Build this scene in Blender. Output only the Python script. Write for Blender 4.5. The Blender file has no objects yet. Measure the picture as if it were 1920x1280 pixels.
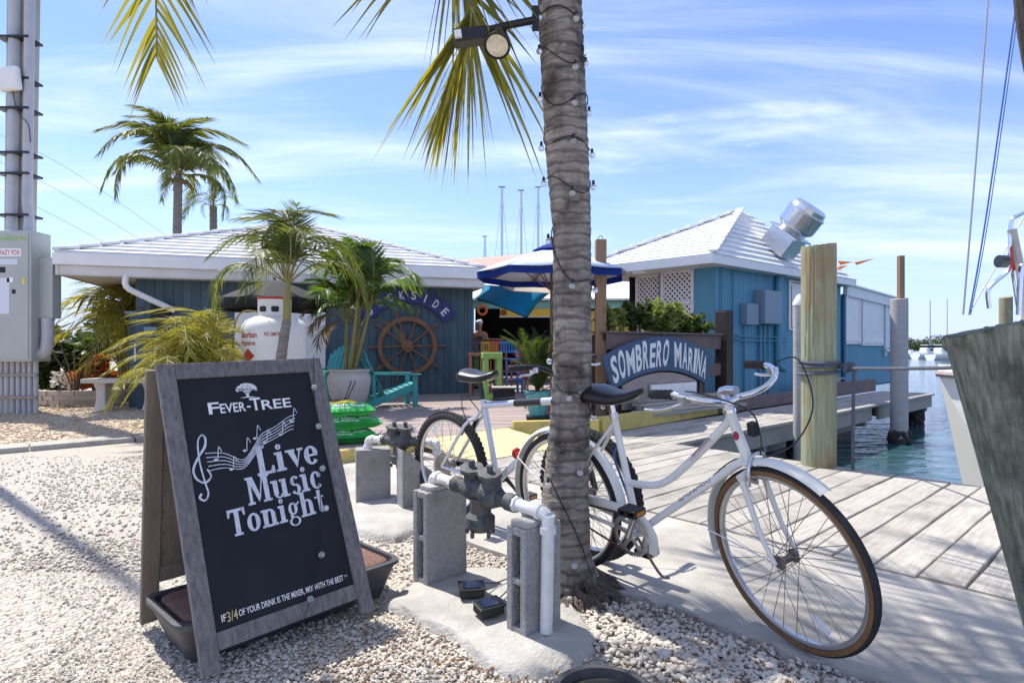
import bpy, bmesh, math, random
import numpy as np
from mathutils import Vector, Matrix, Euler
from math import sin, cos, pi, radians, sqrt, atan2
random.seed(7); np.random.seed(7)
S = bpy.context.scene
C = S.collection
# ---------------------------------------------------------------- camera
F, H, V0 = 1120.0, 1.08, 650.0        # focal length in photo pixels, eye height, horizon row
cam = bpy.data.objects.new('camera', bpy.data.cameras.new('camera')); C.objects.link(cam)
cam.location = (0, 0, H); cam.rotation_euler = (pi/2, 0, 0)
cam.data.sensor_width = 36; cam.data.lens = 36*F/1920; cam.data.shift_y = 10/1920
cam.data.clip_start = .05; cam.data.clip_end = 5000
S.camera = cam
# ---------------------------------------------------------------- sky and sun
SUN_EL = radians(61); SUNH = Vector((-.77, .64, 0)).normalized()     # horizontal direction towards the sun
sund = Vector((SUNH.x*cos(SUN_EL), SUNH.y*cos(SUN_EL), sin(SUN_EL)))
W = bpy.data.worlds.new('World'); S.world = W; W.use_nodes = True
nt = W.node_tree; nd = nt.nodes; lk = nt.links
for n in list(nd): nd.remove(n)
wo = nd.new('ShaderNodeOutputWorld'); bg = nd.new('ShaderNodeBackground'); bg.inputs[1].default_value = .112
sky = nd.new('ShaderNodeTexSky'); sky.sky_type = 'NISHITA'; sky.sun_disc = False
sky.sun_elevation = SUN_EL; sky.sun_rotation = atan2(SUNH.x, SUNH.y)
sky.air_density = 1.0; sky.dust_density = .0; sky.ozone_density = 4.5
# thin wind-drawn cirrus: noise on a flat layer high above (direction divided by its height)
tc = nd.new('ShaderNodeTexCoord'); sp = nd.new('ShaderNodeSeparateXYZ'); lk.new(tc.outputs['Generated'], sp.inputs[0])
def mth(op, a, b=None, clamp=False):
    m = nd.new('ShaderNodeMath'); m.operation = op; m.use_clamp = clamp
    for i, x in enumerate((a, b)):
        if x is None: continue
        if isinstance(x, (int, float)): m.inputs[i].default_value = x
        else: lk.new(x, m.inputs[i])
    return m.outputs[0]
zz = mth('ADD', mth('MAXIMUM', sp.outputs[2], 0.0), .09)
cx = nd.new('ShaderNodeCombineXYZ'); lk.new(mth('DIVIDE', sp.outputs[0], zz), cx.inputs[0]); lk.new(mth('DIVIDE', sp.outputs[1], zz), cx.inputs[1])
def cloud(rot, scl, nscale, lo, hi, seed, dist=.6):
    mp = nd.new('ShaderNodeMapping'); mp.inputs['Rotation'].default_value = (0, 0, rot); mp.inputs['Scale'].default_value = scl; mp.inputs['Location'].default_value = (seed, seed*.7, seed)
    lk.new(cx.outputs[0], mp.inputs[0])
    nz = nd.new('ShaderNodeTexNoise'); nz.inputs['Scale'].default_value = nscale; nz.inputs['Detail'].default_value = 9; nz.inputs['Roughness'].default_value = .58; nz.inputs['Distortion'].default_value = dist
    lk.new(mp.outputs[0], nz.inputs['Vector'])
    mr = nd.new('ShaderNodeMapRange'); mr.interpolation_type = 'SMOOTHSTEP'; mr.inputs[1].default_value = lo; mr.inputs[2].default_value = hi
    lk.new(nz.outputs[0], mr.inputs[0]); return mr.outputs[0]
c1 = cloud(.55, (.5, 1.5, 1), 1.0, .45, .76, 3.1, .9); c2 = cloud(.3, (.35, 1.2, 1), .6, .45, .74, 5.7, .8); c4 = cloud(.0, (.55, .9, 1), .8, .54, .66, 21.3, .3)
cf = mth('MULTIPLY', mth('ADD', mth('ADD', mth('MULTIPLY', c1, .55), mth('MULTIPLY', c2, .55)), mth('MULTIPLY', c4, .55)), .95, True)
mx = nd.new('ShaderNodeMixRGB'); tn = nd.new('ShaderNodeMixRGB'); tn.blend_type = 'MULTIPLY'; tn.inputs[0].default_value = 1; lk.new(sky.outputs[0], tn.inputs[1]); tn.inputs[2].default_value = (1.03, .93, 1.04, 1)
lk.new(cf, mx.inputs[0]); lk.new(tn.outputs[0], mx.inputs[1]); mx.inputs[2].default_value = (5.3, 5.8, 7.3, 1)
hz = nd.new('ShaderNodeMapRange'); hz.interpolation_type = 'SMOOTHSTEP'; hz.inputs[1].default_value = .30; hz.inputs[2].default_value = -.02; hz.inputs[3].default_value = 0; hz.inputs[4].default_value = .8
lk.new(sp.outputs[2], hz.inputs[0]); mh = nd.new('ShaderNodeMixRGB'); lk.new(hz.outputs[0], mh.inputs[0]); lk.new(mx.outputs[0], mh.inputs[1]); mh.inputs[2].default_value = (2.55, 3.45, 6.3, 1)   # moist air near the horizon
lk.new(mh.outputs[0], bg.inputs[0]); lk.new(bg.outputs[0], wo.inputs[0])
sl = bpy.data.lights.new('sun', 'SUN'); sl.energy = 3.6; sl.angle = radians(.55); sl.color = (1, .945, .85)
so = bpy.data.objects.new('sun', sl); C.objects.link(so); so.rotation_euler = (-sund).to_track_quat('-Z', 'Y').to_euler(); so.location = sund*60
S.view_settings.view_transform = 'Standard'; S.view_settings.look = 'None'; S.view_settings.gamma = 1
S.view_settings.use_curve_mapping = False; S.view_settings.exposure = 1.02
# ---------------------------------------------------------------- measuring helpers: metres from photo rows
def G(u, v, z=0):
    d = (H-z)*F/(v-V0); return Vector(((u-960)/F*d, d, z))
def P(u, v, d): return Vector(((u-960)/F*d, d, H-(v-V0)/F*d))
# ---------------------------------------------------------------- materials
MATS = {}
def M(name, c, c2=None, sc=4, st=(1,1,1), rough=.6, metal=0, bump=0, bsc=40, bst=None, rv=0, trans=None, spec=.5, ramp=(.35,.65), c3=None, sc3=1.5, r3=(.5,.7), alpha=1, tr=0, ior=1.45, voro=0):
    if name in MATS: return MATS[name]
    m = bpy.data.materials.new(name); m.use_nodes = True; MATS[name] = m
    n = m.node_tree.nodes; l = m.node_tree.links; b = n['Principled BSDF']; out = n['Material Output']
    b.inputs['Roughness'].default_value = rough; b.inputs['Metallic'].default_value = metal
    b.inputs['Specular IOR Level'].default_value = spec; b.inputs['IOR'].default_value = ior
    b.inputs['Alpha'].default_value = alpha; b.inputs['Transmission Weight'].default_value = tr
    t = n.new('ShaderNodeTexCoord'); vec = t.outputs['Object']
    oi = None
    if rv:
        oi = n.new('ShaderNodeObjectInfo'); ad = n.new('ShaderNodeVectorMath'); ad.operation = 'MULTIPLY_ADD'
        cb = n.new('ShaderNodeCombineXYZ')
        for i in range(3): l.new(oi.outputs['Random'], cb.inputs[i])
        ad.inputs[1].default_value = (37, 53, 71); l.new(cb.outputs[0], ad.inputs[0]); l.new(vec, ad.inputs[2]); vec = ad.outputs[0]
    def noise(scale, stv, det=6, r=.6):
        mp = n.new('ShaderNodeMapping'); mp.inputs['Scale'].default_value = stv; l.new(vec, mp.inputs[0])
        z = n.new('ShaderNodeTexNoise'); z.inputs['Scale'].default_value = scale; z.inputs['Detail'].default_value = det; z.inputs['Roughness'].default_value = r
        l.new(mp.outputs[0], z.inputs['Vector']); return z.outputs[0]
    def ramp_(fac, lo, hi):
        r = n.new('ShaderNodeMapRange'); r.inputs[1].default_value = lo; r.inputs[2].default_value = hi; l.new(fac, r.inputs[0]); return r.outputs[0]
    def mix(fac, a, bb):
        x = n.new('ShaderNodeMixRGB')
        if isinstance(fac, float): x.inputs[0].default_value = fac
        else: l.new(fac, x.inputs[0])
        for i, q in ((1, a), (2, bb)):
            if isinstance(q, tuple): x.inputs[i].default_value = q+(1,)
            else: l.new(q, x.inputs[i])
        return x.outputs[0]
    col = None
    if c2: col = mix(ramp_(noise(sc, st), *ramp), c, c2)
    if c3: col = mix(ramp_(noise(sc3, (1,1,1), 5), *r3), col if col else c, c3)
    if rv:
        hs = n.new('ShaderNodeHueSaturation'); mm = n.new('ShaderNodeMapRange'); l.new(oi.outputs['Random'], mm.inputs[0])
        mm.inputs[3].default_value = 1-rv; mm.inputs[4].default_value = 1+rv; l.new(mm.outputs[0], hs.inputs['Value'])
        if col: l.new(col, hs.inputs['Color'])
        else: hs.inputs['Color'].default_value = c+(1,)
        col = hs.outputs[0]
    if col: l.new(col, b.inputs['Base Color'])
    else: b.inputs['Base Color'].default_value = c+(1,)
    if bump:
        bp = n.new('ShaderNodeBump'); bp.inputs['Strength'].default_value = min(1, bump); bp.inputs['Distance'].default_value = .02
        if voro:
            vz = n.new('ShaderNodeTexVoronoi'); vz.inputs['Scale'].default_value = voro; l.new(vec, vz.inputs['Vector'])
            mm2 = n.new('ShaderNodeMath'); mm2.operation = 'SUBTRACT'; mm2.inputs[0].default_value = 1; l.new(vz.outputs['Distance'], mm2.inputs[1]); l.new(mm2.outputs[0], bp.inputs['Height'])
        else: l.new(noise(bsc, bst or st, 4), bp.inputs['Height'])
        l.new(bp.outputs[0], b.inputs['Normal'])
    if trans:
        tl = n.new('ShaderNodeBsdfTranslucent'); tl.inputs[0].default_value = trans+(1,); ms = n.new('ShaderNodeMixShader'); ms.inputs[0].default_value = .42
        l.new(b.outputs[0], ms.inputs[1]); l.new(tl.outputs[0], ms.inputs[2]); l.new(ms.outputs[0], out.inputs[0])
    return m
M('plank', (.33,.305,.27), (.45,.42,.38), sc=5, st=(1,14,14), rough=.8, bump=.5, bsc=16, bst=(.6,14,14), rv=.12, c3=(.22,.205,.19), sc3=2.2)
M('beam', (.30,.27,.23), (.42,.38,.33), sc=5, st=(1,12,12), rough=.8, bump=.4, bsc=14, bst=(.6,12,12), rv=.15)
M('deckred', (.27,.215,.20), (.36,.30,.28), sc=4, st=(1,14,14), rough=.75, bump=.25, bsc=14, rv=.12)
M('yellow', (.60,.47,.14), (.48,.38,.12), sc=9, rough=.7, bump=.2, bsc=30, rv=.05, c3=(.36,.30,.16), sc3=5, r3=(.56,.72))
M('brownpaint', (.125,.085,.075), (.16,.11,.10), sc=6, rough=.6, bump=.2, bsc=30, rv=.1)
M('darkpost', (.035,.026,.024), (.055,.042,.038), sc=6, st=(1,1,.2), rough=.75, bump=.3)
M('signwood', (.135,.125,.13), (.24,.225,.22), sc=7, st=(9,9,1), rough=.85, bump=.6, bsc=20, bst=(14,14,.7), rv=.08)
M('signwoodx', (.135,.125,.13), (.25,.235,.23), sc=7, st=(1,9,9), rough=.85, bump=.6, bsc=20, bst=(.7,14,14), rv=.08)
M('signback', (.15,.125,.095), (.21,.175,.135), sc=5, st=(4,4,1), rough=.85, bump=.3)
M('board', (.010,.010,.013), (.017,.017,.021), sc=3, rough=.5, spec=.3)
M('chalk', (.60,.63,.70), (.22,.24,.29), sc=70, st=(1,1,.35), rough=.9, ramp=(.5,.8))
M('printwhite', (.80,.80,.80), rough=.6)
M('gold', (.55,.45,.2), rough=.6)
M('black', (.012,.012,.013), rough=.35)
M('blackmatte', (.015,.015,.016), (.03,.03,.03), sc=20, rough=.7)
M('rubber', (.018,.018,.019), (.028,.027,.027), sc=30, rough=.75)
M('tub', (.045,.046,.05), (.075,.075,.08), sc=14, rough=.5, bump=.15, bsc=60)
M('lid', (.15,.075,.055), (.20,.105,.08), sc=8, rough=.65, bump=.5, bsc=70)
M('gum', (.22,.115,.045), (.16,.08,.03), sc=20, rough=.6)
M('chrome', (.75,.75,.77), rough=.16, metal=1, c2=(.5,.48,.46), sc=25, ramp=(.55,.8))
M('alloy', (.60,.61,.64), rough=.33, metal=1)
M('steel', (.30,.29,.28), (.2,.15,.12), sc=30, rough=.45, metal=.9)
M('rust', (.10,.05,.03), (.2,.1,.06), sc=60, rough=.8, metal=.3)
M('bikewhite', (.76,.76,.72), (.70,.69,.62), sc=12, rough=.3, c3=(.45,.36,.24), sc3=14, r3=(.68,.8))
M('bikesilver', (.55,.58,.64), rough=.3, metal=.65)
M('decal', (.28,.28,.29), rough=.5); M('decalred', (.35,.03,.06), rough=.5)
M('concrete', (.40,.375,.34), (.49,.465,.425), sc=3.5, rough=.92, bump=.55, bsc=90, c3=(.29,.27,.245), sc3=1.3, r3=(.46,.66))
M('cmu', (.33,.325,.32), (.42,.41,.40), sc=60, rough=.95, bump=.9, bsc=90, c3=(.27,.26,.25), sc3=5, rv=.05)
M('mortar', (.36,.345,.32), (.45,.435,.41), sc=6, rough=.95, bump=.6, bsc=50, c3=(.33,.31,.29), sc3=4)
M('pvc', (.72,.72,.70), (.60,.585,.54), sc=12, rough=.45, ramp=(.45,.75), c3=(.42,.39,.34), sc3=9, r3=(.62,.76))
M('castiron', (.055,.06,.063), (.11,.115,.115), sc=22, rough=.6, bump=.4, bsc=50, spec=.4, c3=(.13,.085,.05), sc3=16, r3=(.60,.72))
M('gravel', (.40,.355,.30), (.53,.485,.425), sc=26, rough=.95, bump=1, voro=42, c3=(.30,.25,.20), sc3=.55, r3=(.50,.72))
M('graveltan', (.42,.34,.245), (.54,.46,.36), sc=22, rough=.95, bump=1, voro=36, c3=(.40,.30,.19), sc3=.8, r3=(.45,.7))
M('pebble', (.47,.42,.355), (.63,.58,.51), sc=14, rough=.95, bump=.3, bsc=80, c3=(.31,.255,.205), sc3=17, r3=(.58,.70))
M('pebbletan', (.44,.35,.25), (.55,.46,.36), sc=5, rough=.95, c3=(.38,.25,.14), sc3=3, r3=(.52,.7))
M('litter', (.17,.085,.04), (.28,.16,.08), sc=20, rough=.9)
M('asphalt', (.34,.33,.32), (.40,.39,.38), sc=9, rough=.95)
M('trunk', (.205,.172,.145), (.38,.335,.29), sc=9, st=(1,1,5), rough=.95, bump=1, bsc=22, bst=(1.5,1.5,5), c3=(.065,.05,.043), sc3=3.6, r3=(.50,.64))
M('trunkroot', (.06,.045,.038), (.14,.11,.095), sc=20, rough=.95, bump=.8, bsc=30)
M('palmtrunk', (.16,.14,.125), (.26,.235,.21), sc=6, st=(1,1,6), rough=.95, bump=.5, bsc=20)
M('frond', (.075,.10,.022), (.13,.135,.025), sc=3, rough=.45, trans=(.50,.44,.03), rv=.15)
M('frondfar', (.055,.085,.022), (.10,.12,.03), sc=2, rough=.5, trans=(.24,.27,.03), rv=.2)
M('areca', (.12,.14,.022), (.20,.19,.03), sc=3, rough=.5, trans=(.48,.42,.04), rv=.25)
M('broad', (.035,.075,.018), (.07,.12,.025), sc=4, rough=.4, trans=(.16,.26,.02), rv=.2)
M('dry', (.24,.17,.09), (.33,.25,.15), sc=5, rough=.8, trans=(.3,.2,.08), rv=.2)
M('rachis', (.22,.20,.06), (.30,.24,.09), sc=4, rough=.5)
M('bush', (.03,.055,.015), (.06,.09,.02), sc=3, rough=.55, trans=(.10,.15,.02), rv=.15)
M('bushlight', (.11,.15,.035), (.20,.24,.06), sc=5, rough=.5, trans=(.3,.36,.05), rv=.1)
M('croton', (.32,.07,.025), (.42,.16,.03), sc=9, rough=.5, trans=(.45,.12,.02))
M('purple', (.16,.04,.08), (.24,.10,.18), sc=20, rough=.6, trans=(.3,.1,.2))
M('stem', (.10,.075,.05), (.16,.12,.08), sc=8, rough=.9)
M('flower', (.75,.72,.66), rough=.6)
M('slate', (.048,.092,.118), (.064,.112,.14), c3=(.085,.13,.152), sc3=2.5, r3=(.52,.75), sc=5, st=(1,1,.3), rough=.65, rv=.07, bump=.1)
M('teal', (.07,.235,.335), (.09,.27,.375), sc=4, st=(1,1,.3), rough=.55, rv=.05, c3=(.10,.26,.35), sc3=3, r3=(.5,.75))
M('tealdark', (.03,.13,.20), rough=.55)
M('aqua', (.24,.52,.47), (.28,.56,.5), sc=5, rough=.6)
M('white', (.78,.78,.77), (.72,.72,.70), sc=4, rough=.55, rv=.03)
M('roofwhite', (.76,.76,.75), (.68,.68,.67), sc=3, rough=.6, rv=.05, bump=.2, bsc=25, c3=(.58,.58,.57), sc3=5, r3=(.58,.75))
M('roofgrey', (.78,.78,.78), (.62,.63,.64), sc=2.5, rough=.55, rv=.04, bump=.25, bsc=14, ramp=(.45,.7))
M('fascia', (.66,.64,.62), (.58,.55,.52), sc=3, rough=.6, rv=.03)
M('lattice', (.72,.68,.66), rough=.7)
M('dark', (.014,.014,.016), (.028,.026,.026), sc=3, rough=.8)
M('greybox', (.36,.39,.36), (.42,.44,.41), sc=2, rough=.5, metal=.1)
M('greypipe', (.40,.40,.42), (.46,.46,.47), sc=4, rough=.45)
M('bluegrey', (.18,.25,.31), rough=.5)
M('poleconc', (.36,.33,.29), (.44,.41,.37), sc=5, st=(1,1,.3), rough=.9)
M('pilegreen', (.21,.25,.155), (.36,.36,.24), sc=5, st=(7,7,.5), rough=.9, bump=.5, bsc=12, bst=(10,10,.6), c3=(.30,.20,.11), sc3=1.3, r3=(.46,.64))
M('pilenear', (.105,.125,.085), (.32,.325,.255), sc=3.2, st=(15,15,.9), rough=.95, bump=.8, bsc=9, bst=(14,14,.8), c3=(.085,.085,.07), sc3=5, r3=(.52,.68))
M('pilegrey', (.36,.34,.33), (.43,.41,.40), sc=6, st=(1,1,5), rough=.8)
M('pilewet', (.03,.028,.025), (.06,.055,.05), sc=14, rough=.7, bump=.8)
M('rope', (.075,.085,.12), (.12,.13,.17), sc=60, rough=.9, bump=.6, bsc=120)
M('ropeblue', (.05,.12,.33), rough=.8); M('wire', (.35,.35,.36), rough=.4, metal=.5)
M('adir', (.035,.29,.30), (.05,.33,.33), sc=4, rough=.45, rv=.05)
M('pot', (.52,.50,.47), (.58,.56,.53), sc=5, rough=.7); M('terra', (.38,.15,.08), (.44,.20,.11), sc=8, rough=.8); M('potteal', (.09,.33,.33), rough=.5)
M('soil', (.05,.035,.025), rough=1)
M('baggreen', (.03,.36,.07), (.05,.42,.09), sc=6, rough=.3, bump=.35, bsc=9); M('bagyellow', (.75,.58,.04), rough=.35); M('bagdark', (.02,.08,.03), rough=.4)
M('tank', (.78,.77,.73), (.72,.71,.67), sc=4, rough=.35); M('redprint', (.42,.04,.03), rough=.5); M('orange', (.75,.20,.04), rough=.6)
M('wheelwood', (.16,.075,.035), (.23,.115,.055), sc=6, rough=.5); M('navy', (.035,.04,.16), rough=.6)
M('signblue', (.04,.075,.14), (.065,.11,.19), sc=9, rough=.6, bump=.2); M('signwhite', (.72,.74,.74), (.58,.62,.65), sc=40, rough=.7, ramp=(.55,.8))
M('sailpink', (.66,.50,.44), rough=.9, trans=(.72,.55,.48)); M('sailbeige', (.60,.53,.42), rough=.9, trans=(.7,.62,.5)); M('sailblue', (.01,.28,.50), rough=.8, trans=(.01,.40,.68))
M('umbblue', (.012,.05,.30), rough=.8, trans=(.01,.06,.45)); M('umbglare', (.42,.50,.72), (.62,.68,.80), sc=2, rough=.8); M('umbblack', (.012,.012,.014), rough=.85)  # canopy top: sun glare on blue cloth is put into the pale colour
M('polewood', (.17,.09,.05), (.22,.12,.07), sc=6, rough=.6); M('postwood', (.23,.145,.085), (.31,.20,.125), sc=5, st=(8,8,.6), rough=.8, bump=.3)
M('fan', (.72,.72,.72), rough=.3, metal=1, c2=(.6,.6,.6), sc=6)
M('skin', (.42,.23,.15), rough=.55); M('hair', (.25,.17,.10), rough=.7); M('cloth', (.02,.02,.024), rough=.9); M('clothcap', (.55,.58,.66), rough=.8)
M('lime', (.28,.50,.13), rough=.6); M('cyellow', (.72,.50,.04), rough=.5); M('cred', (.62,.13,.06), rough=.5); M('cblue', (.03,.22,.50), rough=.5); M('cpurple', (.18,.12,.22), rough=.5)
M('bronze', (.13,.06,.035), rough=.5); M('banner', (.68,.48,.05), (.72,.53,.10), sc=3, rough=.7)
M('glass', (.92,.93,.92), rough=.06, tr=.75, ior=1.3); M('lampglass', (.80,.74,.58), (.55,.5,.38), sc=40, rough=.3)
M('boatwhite', (.80,.80,.79), rough=.25); M('boatdark', (.03,.035,.045), rough=.3); M('mussel', (.02,.018,.018), (.07,.06,.055), sc=30, rough=.8)
M('flagorange', (.80,.30,.03), rough=.7, trans=(.8,.3,.03)); M('brick', (.42,.35,.29), (.52,.45,.38), sc=8, rough=.95, bump=.5, rv=.1)
M('stone', (.52,.47,.41), (.60,.55,.49), sc=6, rough=.9, bump=.4, rv=.06); M('sticker', (.62,.66,.72), rough=.5)
M('solar', (.01,.014,.035), rough=.1); M('reflector', (.75,.78,.78), rough=.2); M('amber', (.5,.16,.02), rough=.25); M('redlens', (.4,.01,.01), rough=.2)
M('mangrove', (.045,.075,.022), (.09,.12,.035), sc=.4, rough=.8, trans=(.08,.11,.02))
def trunk_rings():
    m = MATS['trunk']; n = m.node_tree.nodes; l = m.node_tree.links; b = n['Principled BSDF']; src = b.inputs['Base Color'].links[0].from_socket
    t = n.new('ShaderNodeTexCoord'); wv = n.new('ShaderNodeTexWave'); wv.bands_direction = 'Z'; wv.inputs['Scale'].default_value = 6; wv.inputs['Distortion'].default_value = 6; wv.inputs['Detail'].default_value = 3; wv.inputs['Detail Scale'].default_value = 1.2; l.new(t.outputs['Object'], wv.inputs['Vector'])
    r = n.new('ShaderNodeMapRange'); r.inputs[1].default_value = .02; r.inputs[2].default_value = .35; r.inputs[3].default_value = .6; r.inputs[4].default_value = 1.08; l.new(wv.outputs['Fac'], r.inputs[0])
    mp = n.new('ShaderNodeMapping'); mp.inputs['Scale'].default_value = (17,17,5); l.new(t.outputs['Object'], mp.inputs[0]); z = n.new('ShaderNodeTexNoise'); z.inputs['Scale'].default_value = 1.2; z.inputs['Detail'].default_value = 5; l.new(mp.outputs[0], z.inputs['Vector'])
    r2 = n.new('ShaderNodeMapRange'); r2.inputs[1].default_value = .36; r2.inputs[2].default_value = .50; r2.inputs[3].default_value = .72; r2.inputs[4].default_value = 1.08; l.new(z.outputs[0], r2.inputs[0])
    k = n.new('ShaderNodeMath'); k.operation = 'MULTIPLY'; l.new(r.outputs[0], k.inputs[0]); l.new(r2.outputs[0], k.inputs[1])
    x = n.new('ShaderNodeMixRGB'); x.blend_type = 'MULTIPLY'; x.inputs[0].default_value = 1; l.new(src, x.inputs[1]); l.new(k.outputs[0], x.inputs[2]); l.new(x.outputs[0], b.inputs['Base Color'])
trunk_rings()
def water_mat():
    m = M('water', (.03,.075,.092), rough=.05, spec=.5, ior=1.33, c2=(.042,.10,.115), sc=.05)
    n = m.node_tree.nodes; l = m.node_tree.links; b = n['Principled BSDF']
    t = n.new('ShaderNodeTexCoord'); prev = None
    for sc_, st_, s_ in ((1.1, (1, 2.2, 1), .05), (5, (1, 2, 1), .012)):
        mp = n.new('ShaderNodeMapping'); mp.inputs['Scale'].default_value = st_; l.new(t.outputs['Object'], mp.inputs[0])
        z = n.new('ShaderNodeTexNoise'); z.inputs['Scale'].default_value = sc_; z.inputs['Detail'].default_value = 3; l.new(mp.outputs[0], z.inputs['Vector'])
        bp = n.new('ShaderNodeBump'); bp.inputs['Strength'].default_value = 1; bp.inputs['Distance'].default_value = s_; l.new(z.outputs[0], bp.inputs['Height'])
        if prev: l.new(prev, bp.inputs['Normal'])
        prev = bp.outputs[0]
    l.new(prev, b.inputs['Normal'])
water_mat()
# ---------------------------------------------------------------- mesh builder
PM = {}
class MB:
    def __init__(s): s.v = []; s.f = []
    def add(s, vs, fs):
        o = len(s.v); s.v += [Vector(p) for p in vs]; s.f += [tuple(i+o for i in f) for f in fs]; return s
    def box(s, c, size, rot=None):
        x, y, z = (q/2 for q in size); R = rot if rot is not None else Matrix.Identity(3); c = Vector(c)
        vs = [c + R @ Vector((a*x, b*y, d*z)) for a in (-1,1) for b in (-1,1) for d in (-1,1)]
        return s.add(vs, [(0,1,3,2),(4,6,7,5),(0,4,5,1),(2,3,7,6),(0,2,6,4),(1,5,7,3)])
    def bar(s, a, b, w, h, up=(0,0,1)):           # a box from a to b, w across, h along up
        a = Vector(a); b = Vector(b); x = (b-a); L = x.length; x.normalize(); u = Vector(up); y = u.cross(x)
        if y.length < 1e-4: y = Vector((0,1,0)).cross(x)
        y.normalize(); z = x.cross(y); return s.box((a+b)/2, (L, w, h), Matrix((x, y, z)).transposed())
    def tube(s, pts, r, n=8, caps=True, closed=False):
        pts = [Vector(p) for p in pts]; m = len(pts); rs = r if hasattr(r, '__len__') else [r]*m
        o = len(s.v); t0 = None; nrm = None
        for i, p in enumerate(pts):
            a = pts[i-1] if (i or closed) else p; b = pts[(i+1) % m] if (i < m-1 or closed) else p
            t = (b-a).normalized()
            if nrm is None:
                nrm = t.cross(Vector((0,0,1)))
                if nrm.length < 1e-3: nrm = t.cross(Vector((1,0,0)))
            nrm = (nrm - t*nrm.dot(t)).normalized(); bn = t.cross(nrm)
            for k in range(n):
                q = 2*pi*k/n; s.v.append(p + (nrm*cos(q)+bn*sin(q))*rs[i])
        for i in range(m if closed else m-1):
            for k in range(n):
                i2 = (i+1) % m
                s.f.append((o+i*n+k, o+i*n+(k+1)%n, o+i2*n+(k+1)%n, o+i2*n+k))
        if caps and not closed:
            s.f.append(tuple(o+k for k in range(n))[::-1]); s.f.append(tuple(o+(m-1)*n+k for k in range(n)))
        return s
    def cyl(s, a, b, r, r2=None, n=16): return s.tube([a, b], [r, r if r2 is None else r2], n)
    def lathe(s, prof, n=24, c=(0,0,0), R=None):    # prof: (radius, z)
        c = Vector(c); o = len(s.v); R = R if R is not None else Matrix.Identity(3)
        for r, z in prof:
            for k in range(n): s.v.append(c + R @ Vector((r*cos(2*pi*k/n), r*sin(2*pi*k/n), z)))
        for i in range(len(prof)-1):
            for k in range(n): s.f.append((o+i*n+k, o+i*n+(k+1)%n, o+(i+1)*n+(k+1)%n, o+(i+1)*n+k))
        s.f.append(tuple(o+k for k in range(n))[::-1]); s.f.append(tuple(o+(len(prof)-1)*n+k for k in range(n))); return s
    def prism(s, poly, h, mat=None):               # poly in local xy, thickness h along z from 0
        T = mat if mat is not None else Matrix.Identity(4); n = len(poly)
        vs = [T @ Vector((p[0], p[1], 0)) for p in poly] + [T @ Vector((p[0], p[1], h)) for p in poly]
        return s.add(vs, [tuple(range(n))[::-1], tuple(range(n, 2*n))] + [(i, (i+1) % n, n+(i+1) % n, n+i) for i in range(n)])
    def ball(s, c, r, n=10, sq=(1,1,1)):
        prof = [(r*sin(pi*(i+.02)/(n+.04)), -r*cos(pi*(i+.02)/(n+.04))) for i in range(n+1)]
        o = len(s.v); s.lathe(prof, n+4); c = Vector(c)
        for i in range(o, len(s.v)): s.v[i] = Vector((s.v[i].x*sq[0], s.v[i].y*sq[1], s.v[i].z*sq[2])) + c
        return s
    def xf(s, T):
        s.v = [T @ p for p in s.v]; return s
    def mesh(s, name):
        me = bpy.data.meshes.new(name); me.from_pydata([tuple(p) for p in s.v], [], s.f); me.update(); return me
    def build(s, name, mat, parent=None, smooth=False, bevel=0, w=False, sharp=40):
        me = s.mesh(name)
        bm = bmesh.new(); bm.from_mesh(me); bmesh.ops.recalc_face_normals(bm, faces=bm.faces); bm.to_mesh(me); bm.free()
        return obj(name, me, mat, parent, smooth, bevel, w, sharp)
def obj(name, me, mat, parent=None, smooth=False, bevel=0, w=False, sharp=40):
    if w and parent is not None: me.transform(PM[parent].inverted())
    if not me.materials: me.materials.append(MATS[mat])
    if smooth:
        me.polygons.foreach_set('use_smooth', [True]*len(me.polygons))
        if sharp: me.set_sharp_from_angle(angle=radians(sharp))
    o = bpy.data.objects.new(name, me); C.objects.link(o)
    if parent is not None: o.parent = parent; PM[o] = PM[parent]
    else: PM[o] = Matrix.Identity(4)
    if bevel:
        b = o.modifiers.new('bevel', 'BEVEL'); b.width = bevel; b.segments = 2; b.limit_method = 'ANGLE'; b.angle_limit = radians(50)
    return o
def tag(o, label, cat, group=None):
    o['label'] = label; o['category'] = cat
    if group: o['group'] = group
    return o
def thing(name, label, cat, loc=(0,0,0), T=None, group=None):
    o = bpy.data.objects.new(name, None); C.objects.link(o); o.empty_display_size = .1
    T = T if T is not None else Matrix.Translation(Vector(loc)); o.matrix_world = T; PM[o] = T.copy()
    return tag(o, label, cat, group)
def struct(o): o['kind'] = 'structure'; return o
def stuff(o): o['kind'] = 'stuff'; return o
def inst(name, me, parent, T, mat=None):              # share mesh data
    o = bpy.data.objects.new(name, me); C.objects.link(o); o.parent = parent; o.matrix_local = T; PM[o] = PM[parent] @ T
    if mat and not me.materials: me.materials.append(MATS[mat])
    return o
def frame(o, x, y=None, z=None):                      # 4x4 from origin and axes
    x = Vector(x).normalized()
    if z is None: y = Vector(y).normalized(); z = x.cross(y).normalized(); y = z.cross(x)
    elif y is None: z = Vector(z).normalized(); y = z.cross(x).normalized(); z = x.cross(y)
    m = Matrix.Identity(4)
    for i in range(3): m[i][0] = x[i]; m[i][1] = y[i]; m[i][2] = z[i]; m[i][3] = o[i]
    return m
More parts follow.
